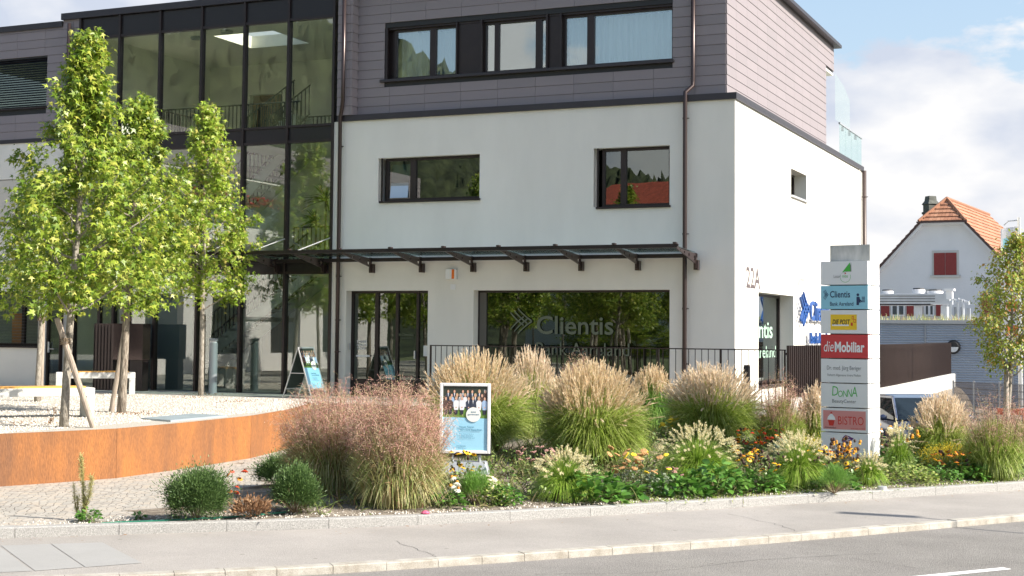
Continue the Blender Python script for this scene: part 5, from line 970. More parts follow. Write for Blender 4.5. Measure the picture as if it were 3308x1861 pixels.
def add_flowers(t, r_, h, kinds, hmin=.55, hmax=1.05, sm_=M_stem, up=.8, yk=.8, leaves=True):
    b = MB(); heads = []
    for kind, n in kinds:
        for _ in range(n):
            a = random.uniform(0, 2*pi); rr = r_*sqrt(random.random()); hh = h*random.uniform(hmin, hmax); heads.append((kind, np.array([rr*cos(a), rr*sin(a)*yk, hh])))
    P1 = np.array([q[1] for q in heads]); P0 = P1*np.array([.45, .45, 0]); v = P1-P0; ln = np.linalg.norm(v, axis=1); ribbons(b, P0, v/ln[:, None], ln, .0055, 0, 3, tip=.7, base=1)
    if leaves:
        n = len(heads)*7; i_ = rng.integers(0, len(heads), n); tt = rng.uniform(.15, .85, n)[:, None]; pos = P0[i_]*(1-tt)+P1[i_]*tt; d = unit_(rng.normal(size=(n, 3))+np.array([0, 0, .3])); scatter(b, LEAFT_V*np.array([.5, 1, 1]), LEAFT_F, pos, frame_rot(d, unit_(rng.normal(0, .5, (n, 3))+np.array([0, 0, 1.]))), rng.uniform(.03, .07, n))
    b.build('flower_stems', sm_, t)
    for kind, p in heads:
        f = FL[kind].copy(); S.collection.objects.link(f); f.parent = t; f.location = p; f.rotation_euler = (random.uniform(-.2, .9), random.uniform(-.5, .5), random.uniform(0, 6)); s_ = random.uniform(1.0, 1.5); f.scale = (s_, s_, s_)
        for c in FL[kind].children: g = c.copy(); S.collection.objects.link(g); g.parent = f
def flowerbed(name, label, xd, yd, ytop, hwd, kinds, grp=None, base=None, sm_=M_stem, hmin=.55, lv=None, ls=.06, nl=60, cat='flowering plant'):
    if lv is not None: t, r_, h = leafy(label, xd, yd, yd-(yd-ytop)*.6, hwd, name=name, n=nl, ls=ls, m=lv, grp=grp, base=base, cat=cat); h = h/.6
    else: p = gp(xd, yd) if base is None else np.array(base); px = 3656/depth(p); r_, h = hwd/px, (yd-ytop)/px; t = thing(name, label, cat, p, group=grp)
    add_flowers(t, r_, h, kinds, hmin=hmin, sm_=sm_); return t

# ------------------------------------------------------------------ trees
def star_leaf():
    V = [(0, .0, 0)]; angs = [-150, -75, 0, 75, 150]; tipr = [.45, .75, 1.0, .75, .45]
    order = []
    for i, (a, r) in enumerate(zip(angs, tipr)):
        va = radians(a-37.5); V.append((.26*sin(va), .26*cos(va), .03)); ta = radians(a); V.append((r*sin(ta), r*cos(ta), -.10*r))
    va = radians(150+30); V.append((.2*sin(va), .2*cos(va), .02)); V = np.array(V); Fq = [(0, 1+2*i, 2+2*i, 3+2*i) for i in range(5)]; V[:, 1] += .25; return V, np.array(Fq)
ST_V, ST_F = star_leaf()
def oval_leaf():
    return LEAFT_V*np.array([1.1, 1, 1]), LEAFT_F
def tree(label, base, top, prof, zlow, trunk_r, nleaf, lm, ls=.11, bark=M_bark, lean=(0, 0), grp='young maple-leaved trees on the gravel terrace', nlimb=46, name='young_tree', leafshape=None, seed=1, asp=1.0, limbs_up=.75, thin=1.):
    """prof: list of (fraction of crown height, radius)"""
    global rng
    old = rng; rng = np.random.default_rng(seed); t = thing(name, label, 'tree', base, group=grp); H_ = top-base[2]; b = MB(); n = 14; pts = []; rs = []
    for i in range(n): f = i/(n-1); pts.append((lean[0]*f+.035*sin(f*7+seed)*f, lean[1]*f+.03*cos(f*6+seed)*f, H_*.97*f-(.1 if i == 0 else 0))); rs.append(trunk_r*(1.12 if i == 0 else 1)*(1-f)**.75+.006)
    b.tube(pts, rs, 10); pts = np.array(pts)
    tr = b.build('trunk', bark, t, smooth=True); b = MB(); lp = []; ld = []; px_, pr_ = zip(*prof)
    for k in range(nlimb):
        f = (k+.5)/nlimb; z = zlow+(H_-zlow)*(f**.9)*.97; r = np.interp(f, px_, pr_)*rng.uniform(.48, 1.2); a = k*2.39996+rng.normal(0, .25); i = z/(H_*.97)*(n-1); i0 = int(min(i, n-2)); p0 = pts[i0]+(pts[i0+1]-pts[i0])*(i-i0)
        rise = limbs_up*(1-.15*f); z0 = max(p0[2]-r*rise*.6, 1.2 if H_ > 4 else .3); i = z0/(H_*.97)*(n-1); i0 = int(min(i, n-2)); p0 = pts[i0]+(pts[i0+1]-pts[i0])*(i-i0); q = []
        for s in np.linspace(0, 1, 6): q.append(p0+np.array([cos(a)*r*s, sin(a)*r*s, r*rise*(s**1.3)+rng.normal(0, .015)]))
        b.tube(q, list(np.linspace(.016*trunk_r/.06+.004*r, .004, 6)), 5, cap=False); q = np.array(q); nt_ = int(6+r*9)
        for m in range(nt_):
            s = rng.uniform(.18, 1.0)**.8; i = s*5; i0 = int(min(i, 4)); p = q[i0]+(q[i0+1]-q[i0])*(i-i0); d = unit_(np.array([cos(a), sin(a), .4])+rng.normal(0, .8, 3)); L_ = rng.uniform(.10, .30)*(1-.4*f); tp = p+d*L_; b.tube([p, tp], [.004, .002], 3, cap=False); lp.append(tp); ld.append(d)
            if rng.random() < .6: lp.append((p+tp)/2); ld.append(d)
    # leader
    for m in range(int(14)): zz = H_*(.80+.2*rng.random()); lp.append(np.array([lean[0], lean[1], zz])+rng.normal(0, .05, 3)); ld.append(unit_(rng.normal(0, .6, 3)+np.array([0, 0, .6])))
    b.build('branches', bark, t); lp = np.array(lp); ld = np.array(ld); i_ = rng.integers(0, len(lp), nleaf); pos = lp[i_]+rng.normal(0, .055*thin, (nleaf, 3)); pos[:, 2] -= rng.random(nleaf)*.05
    nc = 170; fz = rng.random(nc)**1.15; ca_ = rng.uniform(0, 2*pi, nc); cr_ = np.interp(fz, px_, pr_)*rng.uniform(.25, .98, nc)**.6; cen = np.c_[cr_*np.cos(ca_)+lean[0]*(zlow+(H_-zlow)*fz)/H_, cr_*np.sin(ca_)+lean[1]*(zlow+(H_-zlow)*fz)/H_, zlow-.15+(H_-zlow)*fz]; fill = rng.random(nleaf) < .42; j_ = rng.integers(0, nc, nleaf); pos[fill] = (cen[j_]+rng.normal(0, .10, (nleaf, 3)))[fill]
    out_ = unit_(np.c_[pos[:, :2], np.zeros(nleaf)]+1e-6); dirn = unit_(out_*.7+np.array([0, 0, -.75])+rng.normal(0, .55, (nleaf, 3))); up = unit_(out_*.55+np.array([0, 0, .75])+rng.normal(0, .55, (nleaf, 3)))
    b = MB(); V_, F_ = leafshape or (ST_V, ST_F); scatter(b, V_, F_, pos, frame_rot(dirn, up), ls*rng.uniform(.42, 1.25, nleaf)); b.build('crown', lm, t); rng = old; return t
def stake(label, foot, head, r=.045, tie=None, grp='wooden stakes tied to the young trees'):
    f, h = np.array(foot, float), np.array(head, float); t = thing('wooden_stake', label, 'stake', f, group=grp); b = MB(); v = h-f; b.tube([-v*.05, v*.5, v*.97, v], [r, r*.98, r*.96, r*.8], 10); b.build('post', M_stake, t)
    if tie is not None:
        tp, tr_ = np.array(tie[0])-f, tie[1]; s = (tp[2])/v[2]; sp = v*s; mid = (tp+sp)/2; du = tp-sp; dl = np.linalg.norm(du); du = du/dl if dl > 1e-3 else np.array([1., 0, 0]); pv_ = np.array([-du[1], du[0], 0]); b = MB()
        for k in range(4):
            a = dl/2+max(r, tr_)+.006; c_ = max(r, tr_)+.012; b.tube([mid+du*a*cos(q)+pv_*c_*sin(q)+np.array([0, 0, -.045+.03*k+.008*sin(q*2+k)]) for q in np.linspace(0, 2*pi, 17)], .011, 5, cap=False)
        for k in range(9): q0 = mid+np.array([random.uniform(-.05, .05), random.uniform(-.05, .05), -.03]); b.tube([q0, q0+np.array([random.uniform(-.06, .06), random.uniform(-.06, .06), -random.uniform(.03, .12)])], .002, 3)
        b.build('rope', M_rope, t)
    return t
def at_depth(xd, yd, p): return atd(xd, yd, depth(p))
T1 = onZ(160, 1075); T2 = onZ(305, 1038); T3 = onZ(93, 1010); T4 = onZ(505, 995)
def tz(p, xd, yd): return float(at_depth(xd, yd, p)[2])
l1 = at_depth(226, 72, T1)-T1
t1 = tree('nearest young tree, smooth grey trunk by the steel wall with a leaning stake', T1, tz(T1, 226, 68), [(0, 1.0), (.12, 1.5), (.3, 1.42), (.45, 1.12), (.55, .85), (.65, .52), (.8, .34), (.92, .18), (1, .06)], 2.05, .068, 13500, LEAF, ls=.092, lean=(l1[0], l1[1]), nlimb=56, seed=3)
l2 = at_depth(352, 240, T2)-T2
t2 = tree('young tree with deeply furrowed bark, in the middle of the gravel', T2, tz(T2, 352, 236), [(0, .9), (.15, 1.25), (.4, 1.1), (.62, .68), (.85, .28), (1, .08)], 2.2, .082, 11000, LEAF, ls=.092, bark=M_bark2, lean=(l2[0], l2[1]), nlimb=44, seed=8)
t3 = tree('thin young tree half hidden behind the nearest crown at the left', T3, tz(T3, 85, 420), [(0, .8), (.2, 1.1), (.6, .8), (1, .2)], 2.5, .06, 5500, LEAF, ls=.09, nlimb=30, seed=12, lean=(.1, 0))
l4 = at_depth(523, 262, T4)-T4
t4 = tree('young tree with yellowing top nearest the glass front', T4, tz(T4, 523, 256), [(0, .85), (.12, 1.22), (.35, 1.2), (.6, .85), (.8, .42), (.92, .22), (1, .1)], 2.45, .062, 12500, LEAF_Y, ls=.088, lean=(l4[0], l4[1]), nlimb=50, seed=21)
def trunk_at(T, t, xd, yd): q = at_depth(xd, yd, T); return q
stake('leaning stake tied to the nearest tree at the left', onZ(235, 1076), at_depth(143, 800, onZ(190, 1078)), .05, (at_depth(167, 858, T1), .065))
stake('stake leaning right behind the furrowed trunk', onZ(280, 1036), at_depth(322, 778, onZ(300, 1036)), .05, (at_depth(314, 800, T2), .07))
stake('upright stake beside the thin tree at the far left', onZ(103, 1008), at_depth(109, 790, onZ(103, 1008)), .045, (at_depth(99, 800, T3), .05))
stake('upright stake beside the tree nearest the glass front', onZ(511, 985), at_depth(514, 790, onZ(511, 985)), .045, (at_depth(507, 800, T4), .05))
# trees and buildings of the plaza beside and behind the viewer, seen only as reflections
for i, (x, y, src, rz) in enumerate(((-10.2, -17.5, t2, 1.), (-13.2, -14.2, t4, 2.), (-10.5, -22.5, t1, 2.6), (-14.6, -19.5, t2, 4.), (-13.5, -26, t1, 5.), (-18.5, -23, t4, .5), (-9.2, -27.5, t2, 3.), (-19, -30, t1, 1.2), (-12, -34, t1, 2.), (-15.5, -36, t2, 4.), (-18.5, -35, t4, 1.), (-22, -37.5, t1, 3.), (-14, -41, t2, 5.), (-18.5, -42, t1, .4), (-23, -42, t4, 2.2), (-16.8, -12.5, t2, 1.4), (-16.5, -16.5, t1, 3.3), (-20, -15, t4, 4.4))):
    c = copy_tree(src); c.location = (x, y, 0); c.rotation_euler = (0, 0, rz); c['label'] = 'young plaza tree seen only mirrored in the panes, '+'standing beside or behind the viewer'; c['group'] = 'plaza trees seen in the reflections'
NB = thing('neighbour_building', 'white building with pinkish plank fascia and flower balcony mirrored in the stairwell glass', 'building', (-24, 0, 0))
b = MB(); wally(b, -27, -9, -.2, 4.9, -.4, 0, [(y, y+2.2, .7, 2.9) for y in (-24, -20, -16, -12)]); b.box(-.5, -.4, -27, -9, -.2, 4.9); b.build('wall', mat('neighbour_white', (.66, .62, .62), .9), NB)
for y in (-24, -20, -16, -12): b = MB(); b.box(-.3, -.28, y, y+2.2, .7, 2.9); b.build('window', mat('dark_window', (.04, .045, .05), .1), NB)
b = MB(); b.box(-8, 1.2, -28, -8.5, 4.9, 5.5); b.build('balcony_slab', mat('slab_white', (.66, .64, .62), .9), NB)
b = MB(); b.box(-3.3, -3.0, -27, -10, 5.5, 7.4); b.build('upper_wall', M_conc, NB)
b = MB(); clad_y(b, -28, -8.5, 7.4, 8.8, 1.2, []); clad_x(b, -8, 1.2, 7.4, 8.8, -28, []); b.build('cladding', M_clad, NB); b = MB(); b.box(-9, 1.15, -27.9, -8.55, 7.3, 8.75); b.build('roof_block', M_plaster, NB)
b = MB(); b.box(1.1, 1.13, -27.5, -9, 5.5, 6.5); b.build('glass_balustrade', M_rail_glass, NB)
b = MB(); n = 700; scatter(b, OCT_V, OCT_F, np.c_[rng.uniform(1.15, 1.35, n), rng.uniform(-27, -10, n), rng.uniform(6.3, 6.7, n)], rotm(n), rng.uniform(.04, .1, n)); b.build('balcony_flowers', mat('balcony_bloom', island=[(.05, .15, .03), (.5, .03, .03), (.07, .2, .04)]), NB)
for i in range(13):
    c = copy_tree((t1, t2, t4)[i % 3]); c.location = (-44+i*3.9+random.uniform(-1, 1), -47-4*(i % 2)-i*.6, -.9); c.rotation_euler = (0, 0, i*1.3); hh_ = .62 if -27 < c.location.x < -9 else 1.45; c.scale = (2.0, 2.0, hh_); c['label'] = 'large garden tree across the street, seen only mirrored in the windows'; c['group'] = 'garden trees across the street'
RH = thing('red_roof_house', 'house with a red hipped tile roof mirrored in the first floor window', 'house', (-24.5, -66, .2), .3)
b = MB(); b.box(-7, 7, -5, 5, 0, 8); b.build('wall', M_hw, RH); b = MB(); b.add([(-8, -6, 7.6), (8, -6, 7.6), (8, 6, 7.6), (-8, 6, 7.6), (-3, 0, 12.2), (3, 0, 12.2)], [(0, 1, 5, 4), (1, 2, 5), (2, 3, 4, 5), (3, 0, 4), (3, 2, 1, 0)]); b.build('roof', mat('red_tile', (.42, .09, .05), .8, var=.25, vs=3, bump=1, bs=6), RH)
sl = thing('street_lamp', 'tall street lamp whose shadow falls across the pavement', 'street lamp', (float(onZ(2200, 1318, -.85)[0])+10.7, float(onZ(2200, 1318, -.85)[1])+.9, -.85))
b = MB(); b.tube([(0, 0, 0), (0, 0, 6.6)], [.07, .045], 8); b.build('pole', M_grey, sl); b = MB(); b.tube([(0, 0, 6.6), (-.4, .2, 7.0), (-1.0, .45, 7.1)], .03, 6); b.build('arm', M_grey, sl); b = MB(); b.box(-1.9, -.9, .32, .58, 7.06, 7.16); bevel(b.build('lamp_head', M_grey, sl), .02)
# right-hand tree beside the pylon
T5 = atd(2530, 1060, 30.5); T5[2] = -.75
t5 = tree('slim young tree with yellow-green leaves at the right edge', T5, float(atd(2560, 582, 30.5)[2]), [(0, .55), (.15, .78), (.4, .85), (.6, .7), (.8, .4), (1, .1)], 1.9, .05, 9000, mat('hornbeam_leaf', island=[(.14, .21, .02), (.22, .30, .03), (.31, .38, .05), (.44, .24, .06), (.18, .26, .03), (.38, .40, .08), (.26, .34, .04)], rough=.5, trans=.35), ls=.068, grp=None, nlimb=44, seed=31, leafshape=oval_leaf(), lean=(.25, .1), bark=M_bark, limbs_up=1.1)
b = MB(); b.tube([(0, 0, 0), (.03, .0, 1.85)], [.066, .052], 10); o = b.build('trunk_wrap', mat('jute_wrap', (.30, .26, .22), .9, var=.15, vs=20, bump=.5), t5, smooth=True)

# ------------------------------------------------------------------ the planting
def B_(xd, yd, dep, z=None):   # base point hidden behind other plants: distance chosen, height from the terrain
    p = atd(xd, yd, dep); p[2] = G(p[0], p[1]) if z is None else z; return p
miscanthus('tall feather grass with beige plumes right behind the framed poster', 1195, 1140, 872, 140, nb=1900, npl=300)
miscanthus('feather grass at the back between the two largest clumps, bank window above', 1335, 1080, 866, 75, nb=900, npl=150, pm=M_plume2, base=B_(1335, 1080, 28.5))
miscanthus('widest feather grass, in the middle of the bed before the bank window', 1490, 1165, 900, 150, nb=2200, npl=340)
miscanthus('fresh green feather grass peeking out behind the widest clump', 1640, 1095, 908, 62, nb=1100, npl=120, base=B_(1640, 1095, 28.5), bm=M_fern)
miscanthus('feather grass with pinkish plumes left of the white building corner', 1790, 1120, 905, 118, nb=1800, npl=260, pm=M_plume2)
miscanthus('small feather grass just left of the sign pylon', 2045, 1085, 952, 42, nb=600, npl=80, pm=M_plume2, base=B_(2050, 1085, 27.0))
miscanthus('feather grass in front of the parked car', 2370, 1130, 980, 88, nb=1500, npl=210, pm=M_plume2, base=B_(2370, 1130, 25.5, -.72))
switchgrass('large reddish switch grass beside the steel wall, left half of the pair', 842, 1235, 958, 152, nb=2300, ns=400, dens=25)
switchgrass('large reddish switch grass left of the poster, right half of the pair', 1000, 1272, 955, 142, nb=2500, ns=420, dens=25)
switchgrass('small reddish switch grass before the railing between two feather grasses', 1455, 1060, 893, 60, nb=300, ns=120, dens=26, base=B_(1455, 1060, 29))
switchgrass('reddish switch grass between the building corner and the sign pylon', 1965, 1100, 935, 70, nb=1300, ns=180, dens=14, bm=M_blade, base=B_(1965, 1100, 26.5))
switchgrass('dark switch grass at the right edge beside the slim tree', 2500, 1165, 985, 85, nb=1900, ns=170, dens=9, bm=M_blade, base=B_(2500, 1165, 24.0, -.72))
switchgrass('reddish switch grass under the slim tree at the far right', 2562, 1120, 1000, 60, nb=1000, ns=120, dens=11, bm=M_blade, base=B_(2562, 1120, 26.0, -.72))
fountain('fountain grass with cream spikes right of the poster, nearest the kerb', 1420, 1255, 1128, 88)
fountain('largest fountain grass, below the widest feather grass at its right', 1755, 1222, 1068, 112, nb=1300, npl=130)
fountain('fountain grass with many spikes left of the pylon foot', 2010, 1228, 1085, 88, nb=1100, npl=120)
fountain('narrow fountain grass right of the pylon foot', 2245, 1230, 1142, 48, nb=600, npl=45)
fountain('dark fountain grass at the right end of the bed', 2500, 1192, 1082, 68, nb=900, npl=70, bm=M_shrub)
fountain('pale fountain grass just right of the pylon before the car', 2262, 1150, 1062, 45, nb=350, npl=40, base=B_(2262, 1150, 24.5, -.72))
bush('dark green round shrub standing alone on the left', 495, 1308, 1184, 82, n=9000, grp='dark round shrubs')
bush('dark green round shrub in front of the reddish switch grass', 742, 1292, 1170, 62, n=7500, grp='dark round shrubs')
bush('dark green shrub behind the one before the switch grass', 705, 1222, 1150, 56, n=5500, grp='dark round shrubs')
bush('fresh green feathery plant under the poster', 1195, 1272, 1185, 46, m=M_fern, n=5000, ls=.05, wd=.004, name='feathery_plant', cat='plant')
bush('grey-green feathery plant left of the pylon foot', 2098, 1242, 1172, 36, m=M_fern, n=3500, ls=.05, wd=.004, name='feathery_plant', cat='plant')
bush('dead brown withered plant between the two dark shrubs', 632, 1305, 1258, 46, m=M_deadleaf, n=900, ls=.05, wd=.02, name='withered_plant', cat='plant')
# spindly yellowish seedling at the left
p = gp(205, 1310); px = 3656/depth(p); t = thing('conifer_seedling', 'spindly yellow-green seedling standing in the cobbles at the left', 'plant', p)
b = MB(); tw = MB()
for (dx, h_, nn_) in ((0.0, 163, 900), (30, 112, 650), (-22, 60, 260), (-35, 90, 200), (12, 60, 260)):
    tp = np.array([dx/px, 0, h_/px]); q = [tp*s+np.array([.03*sin(s*5+dx), 0, 0]) for s in np.linspace(0, 1, 6)]; b.tube(q, [.008, .007, .006, .005, .004, .002], 5); s = rng.random(nn_)**.8; pos = tp*s[:, None]+rng.normal(0, .012, (nn_, 3))+np.c_[.03*np.sin(s*5+dx), np.zeros(nn_), np.zeros(nn_)]
    ribbons(tw, pos, unit_(rng.normal(size=(nn_, 3))*.8+np.array([0, 0, .6])), rng.uniform(.025, .06, nn_), .009, .1, 1, tip=.4)
b.build('stem', M_stem_b, t); tw.build('foliage', M_seedling, t)
leafy('small geranium at the foot of the yellow seedling', 236, 1320, 1288, 32, name='geranium', n=90, ls=.06, flat_=.9)
leafy('tiny green weed in the gravel left of the round shrub', 362, 1312, 1295, 14, name='weed', n=14, ls=.07)
leafy('low green weed against the foot of the round shrub', 462, 1312, 1300, 22, name='weed', n=22, ls=.05)
flowerbed('red_helenium', 'few red flowers on thin stems beside the dark round shrub', 592, 1300, 1182, 28, [('red', 5), ('orange', 2)], sm_=M_stem_b)
flowerbed('black_eyed_susan', 'yellow flowers with black centres at the poster base', 1160, 1262, 1142, 52, [('yellow', 16), ('cone', 14)], lv=None)
flowerbed('coneflower', 'pale drooping coneflowers at the left foot of the feathery plant', 1140, 1278, 1200, 22, [('white', 4)])
leafy('broad leaves at the kerb left under the poster', 1150, 1287, 1242, 55, n=110, ls=.10)
leafy('yellowing lime leaves right of the feathery plant', 1268, 1280, 1205, 48, name='lady_mantle', n=260, ls=.05, m=M_lime, flat_=1.2)
leafy('small ivy-like leaves at the kerb before the first fountain grass', 1310, 1282, 1228, 42, name='ground_ivy', n=240, ls=.055, flat_=1.2)
flowerbed('stonecrop', 'pink stonecrop between the poster and the fountain grass', 1345, 1205, 1128, 62, [('pink', 20)], lv=M_under, nl=140)
LG = 'broad-leaved plants along the kerb'
leafy('broad-leaved plant at the kerb right of the first fountain grass', 1528, 1272, 1192, 92, n=230, ls=.16, grp=LG)
leafy('low broad-leaved plant under the yarrow', 1628, 1268, 1222, 40, n=70, ls=.15, grp=LG)
leafy('broad-leaved plant at the kerb below the largest fountain grass', 1728, 1252, 1200, 82, n=190, ls=.15, grp=LG)
leafy('broad-leaved plant with orange flowers right of the largest fountain grass', 1850, 1252, 1170, 78, n=230, ls=.14, grp=LG)
flowerbed('black_eyed_susan', 'yellow and black flowers over dark leaves left of the middle fountain grass', 1955, 1245, 1150, 62, [('yellow', 16), ('cone', 20)], lv=M_leafy, ls=.12, nl=200)
flowerbed('black_eyed_susan', 'orange flowers above the broad leaves right of the largest fountain grass', 1872, 1215, 1125, 48, [('yellow', 16), ('orange', 8), ('cone', 6)])
flowerbed('yarrow', 'yarrow with tan and yellow flat heads in the middle front of the bed', 1612, 1242, 1132, 84, [('tan', 26), ('yumb', 6)], lv=M_graygreen, ls=.06, nl=420, hmin=.5)
flowerbed('stonecrop', 'pinkish stonecrop heads between the yarrow and the largest fountain grass', 1690, 1235, 1180, 34, [('pink', 9)], lv=M_graygreen, nl=60)
flowerbed('helenium', 'mixed orange and red flowers left of the middle fountain grass', 1905, 1165, 1078, 66, [('orange', 20), ('red', 18), ('yellow', 8), ('cone', 6)], lv=M_graygreen, nl=160)
flowerbed('yarrow', 'tan yarrow heads behind the mixed orange flowers', 1925, 1130, 1050, 50, [('tan', 14), ('yumb', 2)], lv=M_graygreen, nl=120)
leafy('blue-green large-leaved plant left of the pylon', 1978, 1100, 1012, 34, name='hollyhock', n=90, ls=.14, m=M_graygreen, flat_=1.3, base=B_(1978, 1100, 24.6))
flowerbed('goldenrod', 'small yellow blossoms before the middle of the railing', 1690, 1120, 1052, 40, [('yumb', 14)], lv=M_lime, nl=160)
def goldcloud(label, xd, yd, yt, hw_, n=1700):
    p = gp(xd, yd); px = 3656/depth(p); r_, h = hw_/px, (yd-yt)/px; t = thing('golden_aster', label, 'flowering plant', p, group='clouds of small yellow flowers'); b = MB(); k = 420; d, th = cone_dirs(k, atan2(r_, h*.8), .6); P = ribbons(b, np.c_[rng.normal(0, r_*.25, (k, 2)), np.zeros(k)], d, h*rng.uniform(.6, 1, k), .006, .08, 3); 
    nl = 1400; i_ = rng.integers(0, k, nl); s = rng.integers(1, 3, nl); ribbons(b, P[i_, s]+rng.normal(0, .02, (nl, 3)), unit_(rng.normal(size=(nl, 3))+np.array([0, 0, .4])), .05, .007, .2, 2); b.build('leaves', M_lime, t)
    b = MB(); i_ = rng.integers(0, k, n); pos = P[i_, 3]+rng.normal(0, .035, (n, 3)); scatter(b, OCT_V, OCT_F, pos, rotm(n), rng.uniform(.005, .011, n)); tag(b.build('blossoms', M_gold, t), kind='stuff'); return t
goldcloud('cloud of tiny yellow flowers right of the pylon, before the plumes', 2390, 1195, 1108, 78, 2600)
goldcloud('cloud of tiny yellow flowers left of the pylon behind the fountain grass', 2020, 1150, 1080, 62, 1800)
flowerbed('black_eyed_susan', 'tall brown cones and orange knobs in front of the lowest name board', 2125, 1215, 1108, 46, [('ocone', 16), ('cone', 24)], sm_=M_stem_b, hmin=.6, lv=M_lime, nl=80)
flowerbed('black_eyed_susan', 'dense yellow and black flowers at the left foot of the pylon', 2160, 1240, 1142, 68, [('yellow', 26), ('orange', 8), ('cone', 26)], lv=M_leafy, ls=.11, nl=230)
flowerbed('coneflower', 'white coneflowers and brown cones right of the pylon before the car', 2248, 1185, 1072, 56, [('white', 7), ('cone', 30), ('ocone', 5)], lv=M_leafy, ls=.09, nl=260, sm_=M_stem_b)
flowerbed('coneflower', 'single tall yellow-knobbed coneflower before the yellow cloud', 2300, 1200, 1085, 18, [('ocone', 4)], hmin=.8)
leafy('lime-green lady mantle mound at the kerb right of the pylon', 2318, 1222, 1168, 78, name='lady_mantle', n=520, ls=.05, m=M_lime, flat_=1.2)
leafy('low green mound at the kerb beside the lime-green one', 2400, 1218, 1178, 62, n=260, ls=.06, flat_=1.1)
flowerbed('black_eyed_susan', 'orange flowers in front of the yellow cloud on the right', 2400, 1205, 1138, 56, [('orange', 22), ('yellow', 10), ('cone', 8)], lv=M_leafy, nl=90)
flowerbed('yarrow', 'tan yarrow heads right of the yellow cloud', 2440, 1170, 1085, 34, [('tan', 16), ('yumb', 1)], lv=M_graygreen, nl=80)
leafy('broad-leaved plant near the right end of the bed', 2478, 1212, 1158, 56, n=170, ls=.12)
leafy('dark leaves at the very right end of the bed', 2560, 1205, 1150, 46, n=170, ls=.10, m=M_shrub)
for o in list(FL.values()):
    for c in list(o.children): bpy.data.objects.remove(c)
    bpy.data.objects.remove(o)
# undergrowth filling the bed between the plants, low green cover along the kerb
def inbed(n, dmin, dmax, smin, smax):
    i_ = rng.integers(0, len(K1s), n*3); d_ = rng.uniform(dmin, dmax, n*3); P = K1s[i_]+K1n[i_]*d_[:, None]+rng.normal(0, .12, (n*3, 2)); ok = (P[:, 0] > smin) & (P[:, 0] < smax) & ~((P[:, 0] < 1.6) & (P[:, 1] > -1.5)); P = P[ok][:n]; return np.array([(x, y, G(x, y)) for x, y in P])
b = MB(); P = inbed(8000, .55, 9.0, -1.6, 9); n = len(P); k = 5; pos = np.repeat(P, k, 0)+rng.normal(0, .09, (n*k, 3))*np.array([1, 1, .3]); d = unit_(rng.normal(size=(n*k, 3))*.8+np.array([0, 0, .75])); ribbons(b, pos, d, rng.uniform(.08, .48, n*k), .018, .35, 3); tag(b.build('undergrowth', M_under), 'brown and green undergrowth between the bed plants', 'undergrowth', kind='stuff')
b = MB(); P = inbed(5200, .17, .75, 1.8, 9.5); n = len(P); pos = np.repeat(P, 3, 0)+rng.normal(0, .03, (n*3, 3))*np.array([1, 1, .1]); d = unit_(rng.normal(size=(n*3, 3))*.9+np.array([0, 0, .6])); ribbons(b, pos, d, rng.uniform(.03, .08, n*3), .012, .3, 2); tag(b.build('ground_cover', M_lime), 'low fresh green ground cover along the granite kerb', 'ground cover', kind='stuff')
b = MB(); n = 700; c_ = np.array([onZ(x, y, 0) for x, y in ((345, 1040), (300, 1042), (510, 992), (480, 1000), (75, 1065), (15, 1090), (600, 1010))]); i_ = rng.integers(0, len(c_), n); pos = c_[i_]+rng.normal(0, .28, (n, 3))*np.array([1, 1, 0]); ok = pos[:, 0] < -7.7; pos = pos[ok]; d = unit_(rng.normal(size=(len(pos), 3))+np.array([0, 0, .4])); ribbons(b, pos, d, rng.uniform(.03, .08, len(pos)), .02, .3, 2); tag(b.build('fallen_leaves', M_deadleaf), 'dry leaves and weeds scattered on the white gravel', 'leaf litter', kind='stuff')
p = onZ(148, 1070, 0)+np.array([-.12, 0, 0]); t = thing('oak_seedling', 'little reddish-brown seedling by the nearest trunk foot', 'plant', p); b = MB(); n = 12; pos = np.c_[rng.normal(0, .035, n), rng.normal(0, .035, n), rng.uniform(.05, .32, n)]; scatter(b, ST_V, ST_F, pos, rotm(n), rng.uniform(.05, .08, n)); b.build('leaves', M_deadleaf, t); b = MB(); b.tube([(0, 0, 0), (0, 0, .3)], .004, 5); b.build('stem', M_stem_b, t)
b = MB(); P = [gp(x, y)+np.array([0, 0, .02]) for x, y in ((255, 1321), (300, 1318), (370, 1316), (430, 1313), (500, 1309), (560, 1306), (640, 1300), (720, 1292))]; b.tube(P, .013, 6); tag(b.build('garden_hose', mat('green_hose', (.02, .16, .10), .5)), 'thin green garden hose lying along the kerb', 'hose')
q = gp(1070, 1294); t = thing('litter', 'small pink crumpled scrap in the gravel by the kerb', 'litter', q); b = MB(); b.lathe([(.03, 0), (.05, .02), (.03, .04), (.005, .05)], 7, sx=1.3); b.build('scrap', mat('pink_paper', (.70, .12, .22), .6), t)
q = gp(2219, 1232); b = MB(); b.lathe([(.075, -.1), (.075, .05), (.065, .055)], 16, q); tag(b.build('pipe_stub', M_alu), 'short round metal pipe stub at the kerb below the pylon', 'pipe')

# ------------------------------------------------------------------ the parked car, mesh fence, flags, barrier
dc = 33.0; pc = atd(2302, 1000, dc); zg = -1.2
CR = thing('parked_car', 'dark blue hatchback parked behind the planting, front towards the street', 'car', (pc[0], pc[1], zg), radians(27))
M_car = mat('dark_blue_car_paint', (.06, .08, .15), .28, metal=.4, coat=.6); M_tyre = mat('tyre', (.02, .02, .02), .9)
